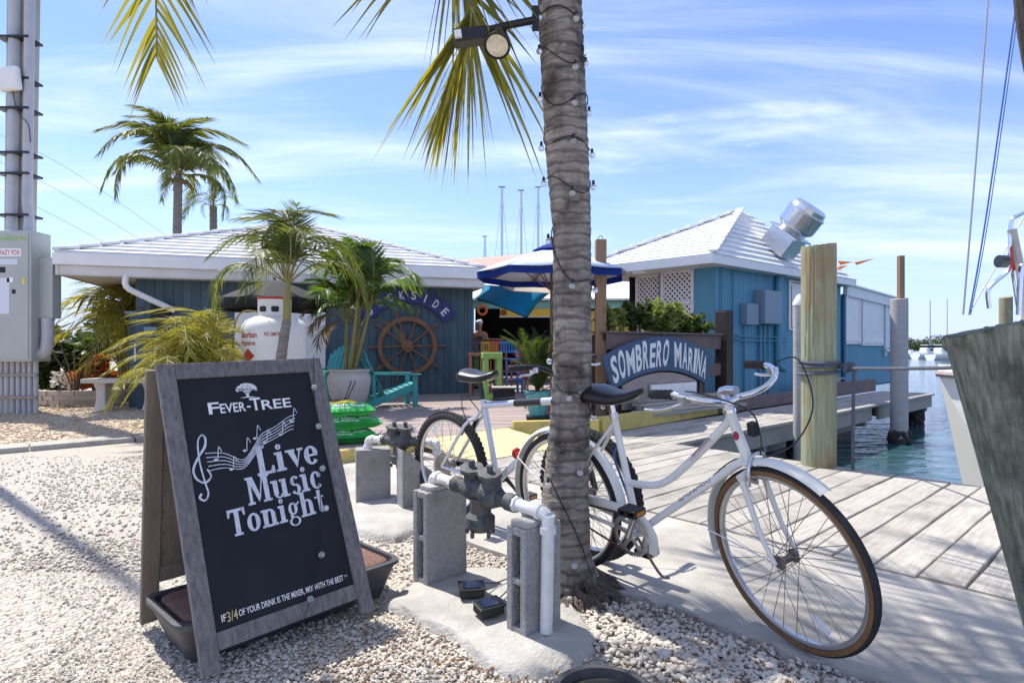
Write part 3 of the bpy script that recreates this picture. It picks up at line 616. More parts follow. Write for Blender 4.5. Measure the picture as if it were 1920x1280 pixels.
# ================================================================ pipe stands: blocks, pipes and valves
def slab(name, poly, zt, label):
    random.seed(9); mid = sum((Vector(p) for p in poly), Vector())/len(poly); rings = []
    pts = smoothpath(list(poly)+[poly[0]], 5)[:-1]
    for f_, z in ((1.06,-.05),(1.0,zt-.022),(.94,zt-.004),(.6,zt+.002)): rings.append([mid+(p-mid)*f_*(1+random.uniform(-.025,.025))+Vector((0,0,z-p.z+(random.uniform(-.004,.004) if z > 0 else 0))) for p in pts])
    o = loft(rings).build(name, 'mortar', smooth=True); tag(o, label, 'concrete slab'); return o
slab('concrete_pad', [Vector(p) for p in SLAB1], .012, 'lumpy poured concrete pad under the two nearest blocks'); slab('concrete_pad', [Vector(p) for p in SLAB2], .02, 'broken concrete pad under the farther pair of blocks')
def block(label, c, ang, w_, l_, h_, cells=True, top=None):
    th = thing('concrete_block', label, 'block', T=Matrix.Translation(c) @ Matrix.Rotation(ang, 4, 'Z'), group='blocks under the pipes')
    # upright hollow block: local x = narrow face with the cell openings, y = broad side
    mb = MB(); x = w_/2; y = l_/2; s_ = .028; zc_ = [(.03, h_*.47), (h_*.53, h_-.03)]
    if cells:
        mb.box((-x+s_/2,0,h_/2), (s_,l_,h_)); mb.box((x-s_/2,0,h_/2), (s_,l_,h_))
        for z0, z1 in ((0,.03),(h_*.47,h_*.53),(h_-.03,h_)): mb.box((0,0,(z0+z1)/2), (w_-2*s_,l_-.004,z1-z0))
        mb.box((0,.02,h_/2), (w_-2*s_,.03,h_-.01))
    else:
        n = 8; mb.add([(-x,-y,0),(x,-y,0),(x,y,0),(-x,y,0),(-x,-y,h_),(x,-y,h_),(x,y,h_ if top is None else top),(-x,y,h_ if top is None else top)], [(3,2,1,0),(4,5,6,7),(0,1,5,4),(1,2,6,5),(2,3,7,6),(3,0,4,7)])
    o = mb.build('block_body', 'cmu', th, bevel=.004)
    return th
z1 = .004
bk2 = block('pitted grey hollow block on end, nearest the camera, with white pipe beside it', Vector((.085,2.30,z1)), radians(-45), .10, .20, .40)
bk1 = block('grey hollow block on end, left one of the nearer pair, in front of valve', Vector((-.335,2.79,z1)), radians(-45), .105, .235, .42)
for tt, hh in ((bk1, .42), (bk2, .40)): MB().prism(rrect(.048,.09,.02,0,3), .022, Matrix.Translation((0,0,hh))).build('mortar_cap', 'mortar', tt, bevel=.006)
bk3 = block('squat sunlit block beside the green soil bags, far left of the four', Vector((-.985,4.23,z1)), radians(16), .235, .16, .36, False)
bk4 = block('block with broken sloping top, right one of the farther pair', Vector((-.655,4.02,z1)), radians(-62), .13, .21, .40, False, .24)
def valve_set(name, label, a, b, s, drop, up):
    """white elbows at both ends, cast valve body in the middle"""
    ax = (b-a).normalized(); L = (b-a).length; T = frame(a, ax, None, (0,0,1)); th = thing(name, label, 'pipe valve', T=T, group='backflow valve assemblies')
    r = .021*s
    for nm, x0, x1, dz in (('left_pipe', 0, L*.24, up), ('right_pipe', L, L*.74, drop)):
        sgn = 1 if x1 > x0 else -1
        MB().tube(smoothpath([(x0,0,-dz),(x0,0,-.04),(x0+sgn*.006,0,-.012),(x0+sgn*.024,0,0),(x0+sgn*.05,0,0)]+[(x1,0,0)], 4), r, 14).build('white_pipe', 'pvc', th, smooth=True)
        [MB().cyl(pa, pb, r*kk, n=nn_).build('coupling', 'pvc', th, smooth=True, sharp=40) for pa, pb, kk, nn_ in (((x0+sgn*.035,0,0),(x0+sgn*.055,0,0),1.28,14), ((x0,0,-.07),(x0,0,-.045),1.28,14), ((x1-sgn*.03,0,0),(x1,0,0),1.35,8))]
    m = L*.49; vb = MB()
    vb.tube([(L*.23,0,0),(L*.27,0,0),(L*.28,0,0),(L*.34,0,0)], [r*1.5,r*1.5,r*1.2,r*1.2], 12); vb.tube([(L*.76,0,0),(L*.70,0,0),(L*.69,0,0),(L*.62,0,0)], [r*1.5,r*1.5,r*1.25,r*1.3], 12)
    vb.tube([(L*.32,0,0),(L*.38,0,.0),(L*.42,0,.01),(L*.5,0,.008),(L*.57,0,.0),(L*.64,0,0)], [.03*s,.04*s,.05*s,.042*s,.05*s,.03*s], 14)
    body = vb.build('valve_body', 'castiron', th, smooth=True, sharp=50)
    for x in (L*.40, L*.56):
        k = MB(); k.cyl((x,0,.02), (x+.015,-.02,.085*s), .036*s, .03*s, 12); k.cyl((x+.013,-.018,.075*s), (x+.016,-.022,.09*s), .046*s, n=8); k.cyl((x+.016,-.02,.09*s), (x+.018,-.024,.115*s), .012*s, n=8); k.build('bonnet', 'castiron', th, smooth=True, sharp=40)
        t_ = MB(); t_.cyl((x-.05,0,.03*s), (x-.05,0,.075*s), .008*s, n=8); t_.box((x-.05,0,.08*s), (.03*s,.012*s,.012*s)); t_.build('test_cock', 'castiron', th)
    d = MB(); d.tube([(m,-.01,-.02),(m,-.012,-.07*s),(m,-.012,-.085*s),(m,-.012,-.12*s),(m,-.012,-.135*s)], [.04*s,.04*s,.055*s,.055*s,.04*s], 12)
    for k in range(5): a_ = k*2*pi/5; d.cyl((m+.05*s*cos(a_),-.012+.05*s*sin(a_),-.13*s), (m+.05*s*cos(a_),-.012+.05*s*sin(a_),-.15*s), .008*s, n=6)
    d.build('relief_valve', 'castiron', th, smooth=True, sharp=40); return th
valve_set('backflow_valve', 'dark cast valve between white elbows on the nearer pair of blocks', Vector((-.37,2.80,.475)), Vector((.135,2.225,.455)), 1.15, .44, .06)
valve_set('backflow_valve', 'dark cast valve between white elbows on the farther pair of blocks', Vector((-1.02,4.22,.43)), Vector((-.50,3.98,.44)), 1.15, .36, .06)
for lab, c, a_ in (('black solar light box lying flat beside left hollow block', G(884,1112,.03), .15), ('black solar light box leaning by the nearest block', G(916,1146,.03), .55)):
    sb = thing('solar_box', lab, 'solar light', T=Matrix.Translation(c) @ Matrix.Rotation(a_, 4, 'Z') @ Matrix.Rotation(.12, 4, 'X'), group='solar boxes on the pad')
    MB().box((0,0,.015), (.105,.075,.036)).build('case', 'blackmatte', sb, bevel=.006); MB().box((0,0,.035), (.115,.084,.006)).build('rim', 'black', sb, bevel=.002); MB().box((0,0,.0395), (.075,.055,.003)).build('solar_panel', 'solar', sb)
    MB().tube(smoothpath([(.05,.03,.03),(.08,.06,.01),(.12,.10,-.012),(.2,.16,-.02)], 4), .003, 5).build('lead', 'black', sb)
ri = thing('black_planter_rim', 'black round plastic tub cut by the bottom frame edge', 'tub', G(1132,1352))
ri_ = Matrix.Translation(Vector((0,0,0)))
MB().lathe([(.10,0),(.135,.02),(.15,.07),(.152,.085),(.143,.09),(.132,.085),(.128,.05)], 40).build('tub_wall', 'tub', ri, smooth=True); MB().lathe([(.05,.052),(.127,.055),(.127,.058),(.05,.06)], 32).build('inner_base', 'blackmatte', ri); MB().lathe([(.01,.06),(.07,.062),(.06,.072),(.01,.074)], 20).build('pale_stone', 'pebble', ri, smooth=True)
# ================================================================ bicycles
def revolve(prof, c, n=64, a0=0, a1=360):          # closed profile (r, y) round the hub axis y
    mb = MB(); m = len(prof); full = abs(a1-a0) >= 359.9; N = n if full else n+1
    for i in range(N):
        a = radians(a0+(a1-a0)*i/n)
        for r, y in prof: mb.v.append(Vector((c[0]+r*cos(a), y, c[1]+r*sin(a))))
    for i in range(n):
        j = (i+1) % N
        for k in range(m): mb.f.append((i*m+k, i*m+(k+1)%m, j*m+(k+1)%m, j*m+k))
    if not full: mb.f.append(tuple(range(m))); mb.f.append(tuple((N-1)*m+k for k in range(m))[::-1])
    return mb
def wheel(par, c, R, tr_, T, gum=False, knob=False, name='wheel'):
    def put(nm, mb, mat, p, **k): return mb.xf(T).build(nm, mat, p, **k)
    Rt = R-tr_; circ = [(Rt+tr_*cos(a), tr_*1.05*sin(a)) for a in [q*2*pi/12 for q in range(12)]]
    hub = MB(); hub.tube([(c[0],y,c[1]) for y in (-.055,-.05,-.04,-.036,-.03,0,.03,.036,.04,.05,.055)], [.006,.009,.009,.026,.015,.013,.015,.026,.009,.009,.006], 12)
    w_ = put(name, hub, 'steel', par, smooth=True, sharp=50)
    ty = revolve(circ, c, 72)
    if knob:
        for i in range(66):
            for y, da in ((-.016,0),(-.005,.5),(.007,0),(.017,.5)):
                a = 2*pi*(i+da)/66; rr = R-.001-abs(y)*.35; ty.box((c[0]+rr*cos(a), y, c[1]+rr*sin(a)), (.012,.009,.017), Matrix.Rotation(-a, 3, 'Y'))
    put('tyre', ty, 'rubber', w_, smooth=not knob)
    if gum:
        for s in (-1, 1): put('sidewall', revolve([(Rt+tr_*.35, s*tr_*1.02), (Rt+tr_*.1, s*tr_*1.09), (Rt-tr_*.6, s*tr_*1.0), (Rt-tr_*.6, s*tr_*.8), (Rt+tr_*.1, s*tr_*.9)], c, 72), 'gum', w_, smooth=True)
    rm_ = Rt-tr_*.75; put('rim', revolve([(rm_+.004,-.012),(rm_+.004,.012),(rm_-.006,.0125),(rm_-.014,.008),(rm_-.016,0),(rm_-.014,-.008),(rm_-.006,-.0125)], c, 72), 'alloy', w_, smooth=True, sharp=35)
    sp_ = MB(); N = 36
    for i in range(N):
        a = 2*pi*i/N; s = 1 if i % 2 else -1; h = a + (1.25 if (i//2) % 2 else -1.25)
        sp_.tube([(c[0]+.024*cos(h), s*.034, c[1]+.024*sin(h)), (c[0]+(rm_-.012)*cos(a), s*.003, c[1]+(rm_-.012)*sin(a))], .0013, 4, False)
    stuff(put('spokes', sp_, 'steel', w_)); return w_
def ribbon(path, wd, th, y):
    mb = MB(); path = [Vector((p[0], 0, p[1])) for p in path]; o = 0
    for i, p in enumerate(path):
        a = path[max(i-1,0)]; b = path[min(i+1,len(path)-1)]; t = (b-a).normalized(); n_ = Vector((-t.z,0,t.x)); ww = wd[i] if hasattr(wd,'__len__') else wd
        for sgn, yy in ((-1,-th/2),(1,-th/2),(1,th/2),(-1,th/2)): mb.v.append(p+n_*sgn*ww/2+Vector((0,y+yy,0)))
        if i:
            for k in range(4): mb.f.append((o-4+k, o-4+(k+1)%4, o+(k+1)%4, o+k))
        o += 4
    mb.f += [(3,2,1,0), (o-4,o-3,o-2,o-1)]; return mb
def saddle(x, z, L, mat, par, T):
    rings = []
    for i in range(11):
        f = i/10; xx = x-L*.45+L*f; wd = .085*(1-f)**.6*(1 if f > .08 else .8)+.02+.012*(1-f); zt = z+.012*cos(f*pi*1.7)+.004; hh = .085-.045*f
        if i in (0, 10): wd *= .6; hh *= .6
        ring = []
        for k in range(14):
            a = 2*pi*k/14; c_, s_ = cos(a), sin(a); ring.append((xx, wd*c_, zt-hh/2+(hh/2*s_ if s_ > 0 else hh*.7*s_*(.3+.7*abs(c_)))))
        rings.append(ring)
    o = loft(rings).xf(T).build('saddle', mat, par, smooth=True, sharp=0)
    rl_ = MB()
    for y in (-.025,.025): rl_.tube(smoothpath([(x-.10,y*1.6,z-.045),(x-.04,y,z-.06),(x+.04,y*.8,z-.055),(x+.12,y*.4,z-.02)], 4), .0035, 6)
    rl_.xf(T).build('rails', 'chrome', o, smooth=True); return o
def grip(par, a, b, T, r=.0165):
    pts = [a.lerp(b, k/14) for k in range(15)]; MB().tube(pts, [r*(1+(.12 if k % 3 == 1 else 0))*(.85 if k in (0,14) else 1) for k in range(15)], 12).xf(T).build('grip', 'rubber', par, smooth=True)
def pedal(par, c, T, refl=True):
    p = MB(); p.box(c+Vector((0,0,.012)), (.085,.075,.008)); p.box(c-Vector((0,0,.012)), (.085,.075,.008)); p.box(c+Vector((.041,0,0)), (.006,.075,.03)); p.box(c-Vector((.041,0,0)), (.006,.075,.03)); p.cyl(c-Vector((0,.04,0)), c+Vector((0,.04,0)), .008, n=8)
    o = p.xf(T).build('pedal', 'blackmatte', par, bevel=.002)
    if refl: MB().box(c+Vector((.0452,0,0)), (.003,.05,.016)).xf(T).build('reflector', 'amber', o)
def crankset(bk, T, bb, R, right, left, mat='steel'):
    y = -.055; ch = revolve([(R,y-.0015),(R,y+.0015),(R-.014,y+.0015),(R-.014,y-.0015)], bb, 48)
    for k in range(44): a = 2*pi*k/44; ch.box((bb[0]+(R+.003)*cos(a), y, bb[1]+(R+.003)*sin(a)), (.008,.003,.005), Matrix.Rotation(-a, 3, 'Y'))
    for k in range(5): a = 2*pi*k/5+.3; ch.bar((bb[0]+.015*cos(a),y,bb[1]+.015*sin(a)), (bb[0]+(R-.006)*cos(a),y,bb[1]+(R-.006)*sin(a)), .003, .017, (-sin(a),0,cos(a)))
    ch.cyl((bb[0],-.068,bb[1]), (bb[0],.06,bb[1]), .02, n=14)
    cr = ch.xf(T).build('chainring', mat, bk)
    for (px, pz), yy, nm in ((right, -.072, 1), (left, .07, 0)):
        MB().tube([(bb[0],yy,bb[1]), ((bb[0]+px)/2,yy-.004*(1 if yy < 0 else -1),(bb[1]+pz)/2), (px,yy,pz)], [.014,.009,.011], 8).xf(T).build('crank_arm', mat, bk, smooth=True)
        pedal(bk, Vector((px, yy+(-.055 if yy < 0 else .055), pz)), T)
def chain(bk, T, bb, R, y, mat='rust'):
    c = MB(); r2 = .03; hub_ = (0, .335)
    for sgn in (1, -1):
        a, b = Vector((hub_[0], y, hub_[1]+sgn*r2)), Vector((bb[0], y, bb[1]+sgn*R)); n_ = int((b-a).length/.0127)
        for i in range(n_): p = a.lerp(b, i/n_); q = a.lerp(b, (i+.75)/n_); c.bar(p, q, .006 if i % 2 else .004, .0085)
    c.tube([(hub_[0],y-.004,hub_[1]), (hub_[0],y+.02,hub_[1])], [r2, r2], 16); stuff(c.xf(T).build('chain', mat, bk))
def steerT(p0, p1, ang):
    ax = (p1-p0).normalized(); return Matrix.Translation(p0) @ Matrix.Rotation(ang, 4, ax) @ Matrix.Translation(-p0)
# ---- white step-through bicycle leaning on the palm
Rc = Vector((.300, 2.955, 0)); Fc_ = Vector((1.00, 2.14, 0)); bx_ = (Fc_-Rc).normalized()
T1 = frame(Rc, bx_, None, (0,0,1)) @ Matrix.Rotation(radians(7.5), 4, 'X')
b1 = thing('bicycle', 'white step-through bicycle with chrome handlebar leaning against the near palm', 'bicycle', T=T1, group='parked bicycles')
I4 = Matrix.Identity(4); bb = (.43, .28); hub_r = (0, .335); hub_f = (1.08, .335)
hb, ht = Vector((.965,0,.655)), Vector((.893,0,.865)); TS = steerT(hb, ht, radians(-16)); TB_ = TS @ Matrix.Translation((0,0,-.025))
fr = MB(); y_ = .055
fr.tube([(bb[0],0,bb[1]), (.345,0,.795)], .0155, 14); fr.tube([hb, ht], .019, 14)
fr.tube([(.958,0,.685), (bb[0]+.01,0,bb[1]+.005)], .016, 14)
fr.tube(smoothpath([(.905,0,.825),(.80,0,.715),(.70,0,.618),(.62,0,.548),(.55,0,.51),(.47,0,.495),(.40,0,.492)], 5), .0155, 14)
for s in (-1, 1):
    fr.tube([(bb[0]-.02,s*.03,bb[1]), (.2,s*.045,.31), (0,s*y_,.335)], .0095, 10); fr.tube([(.352,s*.012,.755), (.2,s*.04,.575), (0,s*y_,.335)], .008, 10)
fr.cyl((.2,-.04,.585), (.2,.04,.585), .007, n=8)
f1 = fr.build('frame', 'bikewhite', b1, smooth=True, sharp=50)
dc = MB()
def tube_text(s, p0, p1, h_, rad, mb):              # lettering on the right-hand side of a tube
    p0, p1 = Vector(p0), Vector(p1); d = (p1-p0); L = d.length; d.normalize(); up = Vector((-d.z,0,d.x)); up = -up if up.z < 0 else up
    vs, fs = text_verts(s, .02)
    out = []
    for v in vs:
        q = (v.y-.5)*h_; ang = q/rad; out.append(p0+d*(v.x*L)+up*(rad*sin(ang))+Vector((0,-(rad+.0008)*cos(ang),0)))
    mb.add(out, fs)
tube_text('SCHWINN', (.66,0,.465), (.81,0,.578), .02, .016, dc); dc.build('maker_lettering', 'decal', f1)
d2 = MB(); tube_text('COLLEGIATE', (.725,0,.642), (.825,0,.740), .009, .0155, d2); d2.build('model_lettering', 'decal', f1)
d3 = MB(); d3.bar((.735,-.0135,.662), (.815,-.0135,.742), .002, .004, (-.7,0,.7)); d3.build('red_stripe', 'decalred', f1)
hbd = MB(); hbd.ball((.928,-.0185,.765), .012, 8, (1,.25,1.4)); hbd.v = [p for p in hbd.v]; hbd.v = [Vector((p.x+.928*(0),p.y,p.z)) for p in hbd.v]; hbd.build('head_badge', 'decalred', f1)
MB().cyl((.345,0,.79), (.335,0,.855), .0125, n=12).build('seat_post', 'chrome', b1, smooth=True); MB().tube([(.347,0,.775),(.344,0,.797)], .019, 12).build('seat_clamp', 'alloy', b1)
sd = saddle(.355, .905, .285, 'black', b1, I4)
for s in (-1, 1): MB().tube([(.235+.004*sin(k*1.6),s*.055+.004*cos(k*1.6),.80+k*.0028) for k in range(26)], .009, 6).build('saddle_spring', 'chrome', sd, smooth=True)
wheel(b1, hub_r, .335, .0175, I4, name='wheel'); wheel(b1, hub_f, .335, .0175, TS, gum=True, name='wheel')
def fend(c, a0, a1, T, nm='fender'):
    pr = [(.352,-.026),(.362,-.018),(.366,0),(.362,.018),(.352,.026),(.349,.026),(.359,.017),(.363,0),(.359,-.017),(.349,-.026)]
    return revolve(pr, c, 40, a0, a1).xf(T).build(nm, 'bikewhite', b1, smooth=True, sharp=50)
fr_ = fend(hub_r, 8, 205, I4); ff_ = fend(hub_f, 58, 196, TS)
st = MB()
for s in (-1, 1): st.tube([(hub_f[0],s*.05,.335),(hub_f[0]+.358*cos(radians(180)),s*.026,.335+.358*sin(radians(180)))], .003, 6)
st.xf(TS).build('fender_stay', 'bikewhite', ff_); st = MB()
for s in (-1, 1): st.tube([(0,s*.06,.335),(.358*cos(radians(150)),s*.026,.335+.358*sin(radians(150)))], .0035, 6)
st.build('fender_stay', 'bikewhite', fr_); MB().ball((-.345,0,.52), .03, 8, (.6,1,1)).build('tail_reflector', 'redlens', fr_, smooth=True)
fk = MB(); fk.tube([(.967,-.062,.625),(.967,0,.64),(.967,.062,.625)], .014, 10)
for s in (-1, 1): fk.tube(smoothpath([(.966,s*.05,.632),(.985,s*.052,.56),(1.01,s*.054,.48),(1.035,s*.055,.41),(1.08,s*.056,.335)], 4), [.0125-.0003*k for k in range(17)], 10)
fk.xf(TS).build('fork', 'bikewhite', b1, smooth=True, sharp=50)
br = MB(); br.tube(smoothpath([(1.0,-.05,.60),(1.0,-.045,.66),(.99,-.01,.70),(1.0,.03,.70),(1.0,.045,.66),(1.0,.05,.60)], 4), .006, 8); br.box((1.0,-.03,.615), (.04,.012,.014)); br.box((1.0,.03,.615), (.04,.012,.014)); br.xf(TS).build('caliper_brake', 'alloy', b1, smooth=True)
stm = MB(); stm.tube([(.893,0,.865),(.872,0,.925)], [.02,.017], 12); stm.tube([(.872,0,.92),(.90,0,.932),(.945,0,.935)], [.018,.016,.016], 12); stm.xf(TS).build('stem', 'alloy', b1, smooth=True, sharp=50)
MB().tube([(.901,0,.845),(.898,0,.858)], .024, 14).xf(TS).build('headset', 'chrome', b1, smooth=True)
bar = [(.945,0,.935),(.962,.055,.937),(.973,.115,.948),(.963,.175,.968),(.925,.215,.988),(.87,.232,.995),(.775,.242,.986)]
full = [(x,-y,z) for x, y, z in bar[:0:-1]]+bar
MB().tube(smoothpath(full, 5), .0112, 12).xf(TB_).build('handlebar', 'chrome', b1, smooth=True)
for s in (-1, 1):
    grip(b1, Vector((.875,s*.231,.995)), Vector((.77,s*.243,.986)), TB_)
    lv = MB(); lv.box((.92,s*.219,.978), (.028,.03,.026)); lv.tube(smoothpath([(.92,s*.227,.968),(.88,s*.252,.953),(.82,s*.272,.94),(.775,s*.282,.938)], 4), [.006]*13, 8); lv.xf(TB_).build('brake_lever', 'alloy', b1, smooth=True)
cb = MB(); e0 = TS @ Vector((.93,.218,.985)); e1 = TS @ Vector((.93,-.218,.985))
cb.tube(smoothpath([e0, TS @ Vector((1.02,.24,1.0)), TS @ Vector((1.11,.18,.86)), TS @ Vector((1.09,.10,.74)), TS @ Vector((1.0,.05,.68)), Vector((.90,.02,.665)), Vector((.80,.02,.585))], 6), .0028, 6); cb.tube(smoothpath([e1, TS @ Vector((1.02,-.22,.985)), TS @ Vector((1.07,-.08,.90)), TS @ Vector((1.03,0,.78)), TS @ Vector((1.0,.02,.70))], 6), .0028, 6); cb.build('brake_cable', 'black', b1, smooth=True)
MB().box((1.0,-.0,.80), (.03,.03,.05)).xf(TS).build('reflector', 'blackmatte', b1, bevel=.004)
ribbon(smoothpath([(-.02,0,0)][:0]+[Vector((x,z,0)) for x, z in ((-.03,.385),(.15,.388),(.32,.385),(.42,.378),(.49,.350),(.53,.30),(.535,.25),(.53,.215))], 4), .038, .02, -.040).build('chainguard', 'bikewhite', b1, bevel=.004)
crankset(b1, I4, bb, .088, (.505,.425), (.365,.125), 'alloy'); chain(b1, I4, bb, .088, -.055)
ks = MB(); ks.tube(smoothpath([(.36,.03,.285),(.40,.07,.16),(.43,.13,.03),(.455,.16,.012)], 4), .0065, 8); ks.build('kickstand', 'steel', b1, smooth=True)
rf_ = MB(); rf_.box((1.08+.22*cos(-1.0),-.012,.335+.22*sin(-1.0)), (.075,.004,.026), Matrix.Rotation(.55, 3, 'Y')); rf_.xf(TS).build('spoke_reflector', 'reflector', b1)
MB().tube(smoothpath([(.38,.02,.36),(.36,.03,.42),(.30,.06,.50),(.31,.02,.60),(.35,.03,.66)], 5), .006, 8).build('cable_lock', 'ropeblue', b1, smooth=True)
# ---- silver mountain bicycle behind
Rc = Vector((-.385, 3.80, 0)); Fc_ = Vector((.40, 3.05, 0))
T2 = frame(Rc, (Fc_-Rc).normalized(), None, (0,0,1)) @ Matrix.Rotation(radians(3), 4, 'X')
b2 = thing('bicycle', 'silver mountain bicycle with knobbly tyres parked behind the near palm', 'bicycle', T=T2, group='parked bicycles')
hub_f = (1.085, .335); bb = (.43, .30); hb, ht = Vector((.955,0,.67)), Vector((.905,0,.82)); TS = steerT(hb, ht, radians(-6))
fr = MB(); fr.tube([(bb[0],0,bb[1]), (.335,0,.77)], .0175, 14); fr.tube([hb, ht], .021, 14); fr.tube([(.945,0,.70),(bb[0],0,bb[1])], .021, 14); fr.tube([(.34,0,.735),(.915,0,.80)], .0205, 14)
for s in (-1, 1):
    fr.tube([(bb[0]-.02,s*.03,bb[1]), (.2,s*.05,.315), (0,s*.06,.335)], .0105, 10); fr.tube(smoothpath([(.345,s*.012,.72),(.29,s*.03,.655),(.22,s*.055,.61),(0,s*.06,.335)], 3), .0105, 10)
f2 = fr.build('frame', 'bikesilver', b2, smooth=True, sharp=50)
MB().tube([(.60,0,.765),(.80,0,.787)], .0212, 14).build('black_tube_wrap', 'black', f2, smooth=True)
dc = MB(); tube_text('MOUNTAIN', (.42,0,.744), (.58,0,.762), .018, .0207, dc); dc.build('frame_lettering', 'decal', f2) if 0 else None
MB().cyl((.335,0,.76), (.318,0,.865), .0135, n=12).build('seat_post', 'black', b2, smooth=True); saddle(.31, .935, .27, 'black', b2, I4)
wheel(b2, hub_r, .335, .026, I4, knob=True, name='wheel'); wheel(b2, hub_f, .335, .026, TS, knob=True, name='wheel')
fk = MB(); fk.tube([(.965,-.065,.66),(.96,0,.67),(.965,.065,.66)], .018, 10)
for s in (-1, 1): fk.tube([(.965,s*.065,.66),(1.0,s*.066,.56)], .014, 10); 
fk.xf(TS).build('fork_crown', 'bikesilver', b2, smooth=True, sharp=50); fk = MB()
for s in (-1, 1): fk.tube([(.998,s*.066,.565),(1.05,s*.066,.42),(1.082,s*.064,.335)], [.02,.019,.015], 10)
fk.xf(TS).build('fork_leg', 'black', b2, smooth=True)
stm = MB(); stm.tube([(.905,0,.82),(.885,0,.90),(.95,0,.95)], .018, 12); stm.xf(TS).build('stem', 'black', b2, smooth=True)
full = [(.90,-.30,1.0),(.93,-.15,.99),(.95,-.05,.95),(.95,.05,.95),(.93,.15,.99),(.90,.30,1.0)]; MB().tube(smoothpath(full, 4), .0112, 10).xf(TS).build('handlebar', 'black', b2, smooth=True)
for s in (-1, 1):
    grip(b2, Vector((.915,s*.21,.995)), Vector((.895,s*.32,1.0)), TS); lv = MB(); lv.box((.935,s*.185,.98), (.03,.03,.025)); lv.tube([(.95,s*.19,.975),(.965,s*.24,.965),(.955,s*.29,.965)], .006, 8); lv.xf(TS).build('brake_lever', 'alloy', b2, smooth=True)
crankset(b2, I4, bb, .085, (.30,.41), (.55,.20), 'black'); chain(b2, I4, bb, .085, -.055, 'steel')
cg = revolve([(.072,-.06),(.072,-.05),(.03,-.05),(.03,-.06)], hub_r, 24); cg.build('cassette', 'steel', b2); cbx = MB(); cbx.tube(smoothpath([(.93,.18,.98),(.8,.06,.86),(.6,.03,.80),(.40,.03,.77),(.30,.05,.72),(.24,.03,.66)], 5), .003, 6); cbx.tube(smoothpath([(.32,-.02,.70),(.24,-.06,.80),(.20,-.05,.72),(.23,-.03,.62)], 5), .003, 6); cbx.build('brake_cable', 'black', b2, smooth=True)
vb_ = MB()
for s in (-1, 1): vb_.box((.20,s*.045,.60), (.025,.015,.11), Matrix.Rotation(.5, 3, 'Y'))
vb_.build('rim_brake', 'blackmatte', b2, bevel=.003)
MB().box((-.12,-.01,.55), (.06,.004,.024), Matrix.Rotation(-.6, 3, 'Y')).build('spoke_reflector', 'reflector', b2)
# ================================================================ palms
def leaflet(V, Fq, p, d, L, wd, droop, side, seg=3):
    o = len(V); d = d.normalized(); 
    for i in range(seg+1):
        f = i/seg; c = p + d*(L*f) + Vector((0,0,-droop*L*f*f)); ww = wd*(.55+1.2*f if f < .35 else (1-f)**.8*1.15+.02)
        V.append(c-side*ww/2); V.append(c+side*ww/2)
        if i: Fq.append((o+2*i-2, o+2*i-1, o+2*i+1, o+2*i))
def frond_mesh(path, n, Lmax, wd, droop, seed, start=.14, fwd=.55, name='frond', rr=.016, seg=3, ragged=.12, fold=.0):
    rnd = random.Random(seed); pts = smoothpath(path, 8); m = len(pts); mb = MB()
    mb.tube(pts, [rr*(1-.85*k/(m-1)) for k in range(m)], 5)
    nr = len(mb.f); V = []; Fq = []
    for i in range(n):
        t = start+(1-start)*i/(n-1); x = t*(m-1); k = min(int(x), m-2); p = pts[k].lerp(pts[k+1], x-k); tg = (pts[k+1]-pts[k]).normalized()
        sd_ = tg.cross(Vector((0,0,1)))
        if sd_.length < .15: sd_ = tg.cross(Vector((0,1,0)))
        sd_.normalize(); up = sd_.cross(tg)
        L = Lmax*(.35+.65*sin(pi*min(1,(t-start)/(1-start)*.75+.22)))*rnd.uniform(.85,1.1)
        for s in (-1, 1):
            if rnd.random() < ragged: continue
            d = sd_*s*(1-.45*t) + tg*(fwd+.75*t*t) + up*(fold+rnd.uniform(-.1,.12))
            leaflet(V, Fq, p, d+Vector((rnd.uniform(-.08,.08),rnd.uniform(-.08,.08),rnd.uniform(-.08,.08))), L*rnd.uniform(.8,1.05), wd*rnd.uniform(.75,1.15), droop*rnd.uniform(.5,1.4), (tg*.8+up*.45*rnd.uniform(-1,1)).normalized(), seg)
    mb.add(V, Fq); me = mb.mesh(name); return me, nr
def frond_obj(me, nr, par, T, mat, rmat='rachis'):
    if not me.materials:
        me.materials.append(MATS[rmat]); me.materials.append(MATS[mat]); me.polygons.foreach_set('material_index', [0]*nr+[1]*(len(me.polygons)-nr))
    return inst('frond', me, par, T)
# ---- near coconut palm
ctr = [(0,1062),(.15,1056),(.36,1058),(.7,1068),(1.1,1074),(1.6,1071),(2.0,1063),(2.5,1052),(2.9,1046)]
rad = [(0,.165),(.06,.145),(.14,.12),(.3,.112),(.5,.100),(.8,.088),(1.2,.0865),(1.6,.086),(2.0,.098),(2.5,.099),(4.4,.085)]
def interp(tab, z):
    for (a, x), (b, y) in zip(tab, tab[1:]):
        if z <= b: return x+(y-x)*max(0,(z-a)/(b-a))
    return tab[-1][1]
def tcx(z): return (interp(ctr, z)-960)/F*2.70 if z <= 2.9 else (1046-960)/F*2.70-.02*(z-2.9)
PY = 2.70
pt = thing('coconut_palm', 'tall near coconut palm trunk wrapped in string lights, bicycle against it', 'palm tree', (tcx(0), PY, 0))
rngp = np.random.RandomState(2); n = 44; zs_ = np.arange(-.04, 3.97, .0125); vv = []; ring_off = rngp.uniform(-1,1,600)
ph = rngp.uniform(0, 6.28, (3,))
rr_prev = np.zeros(n)
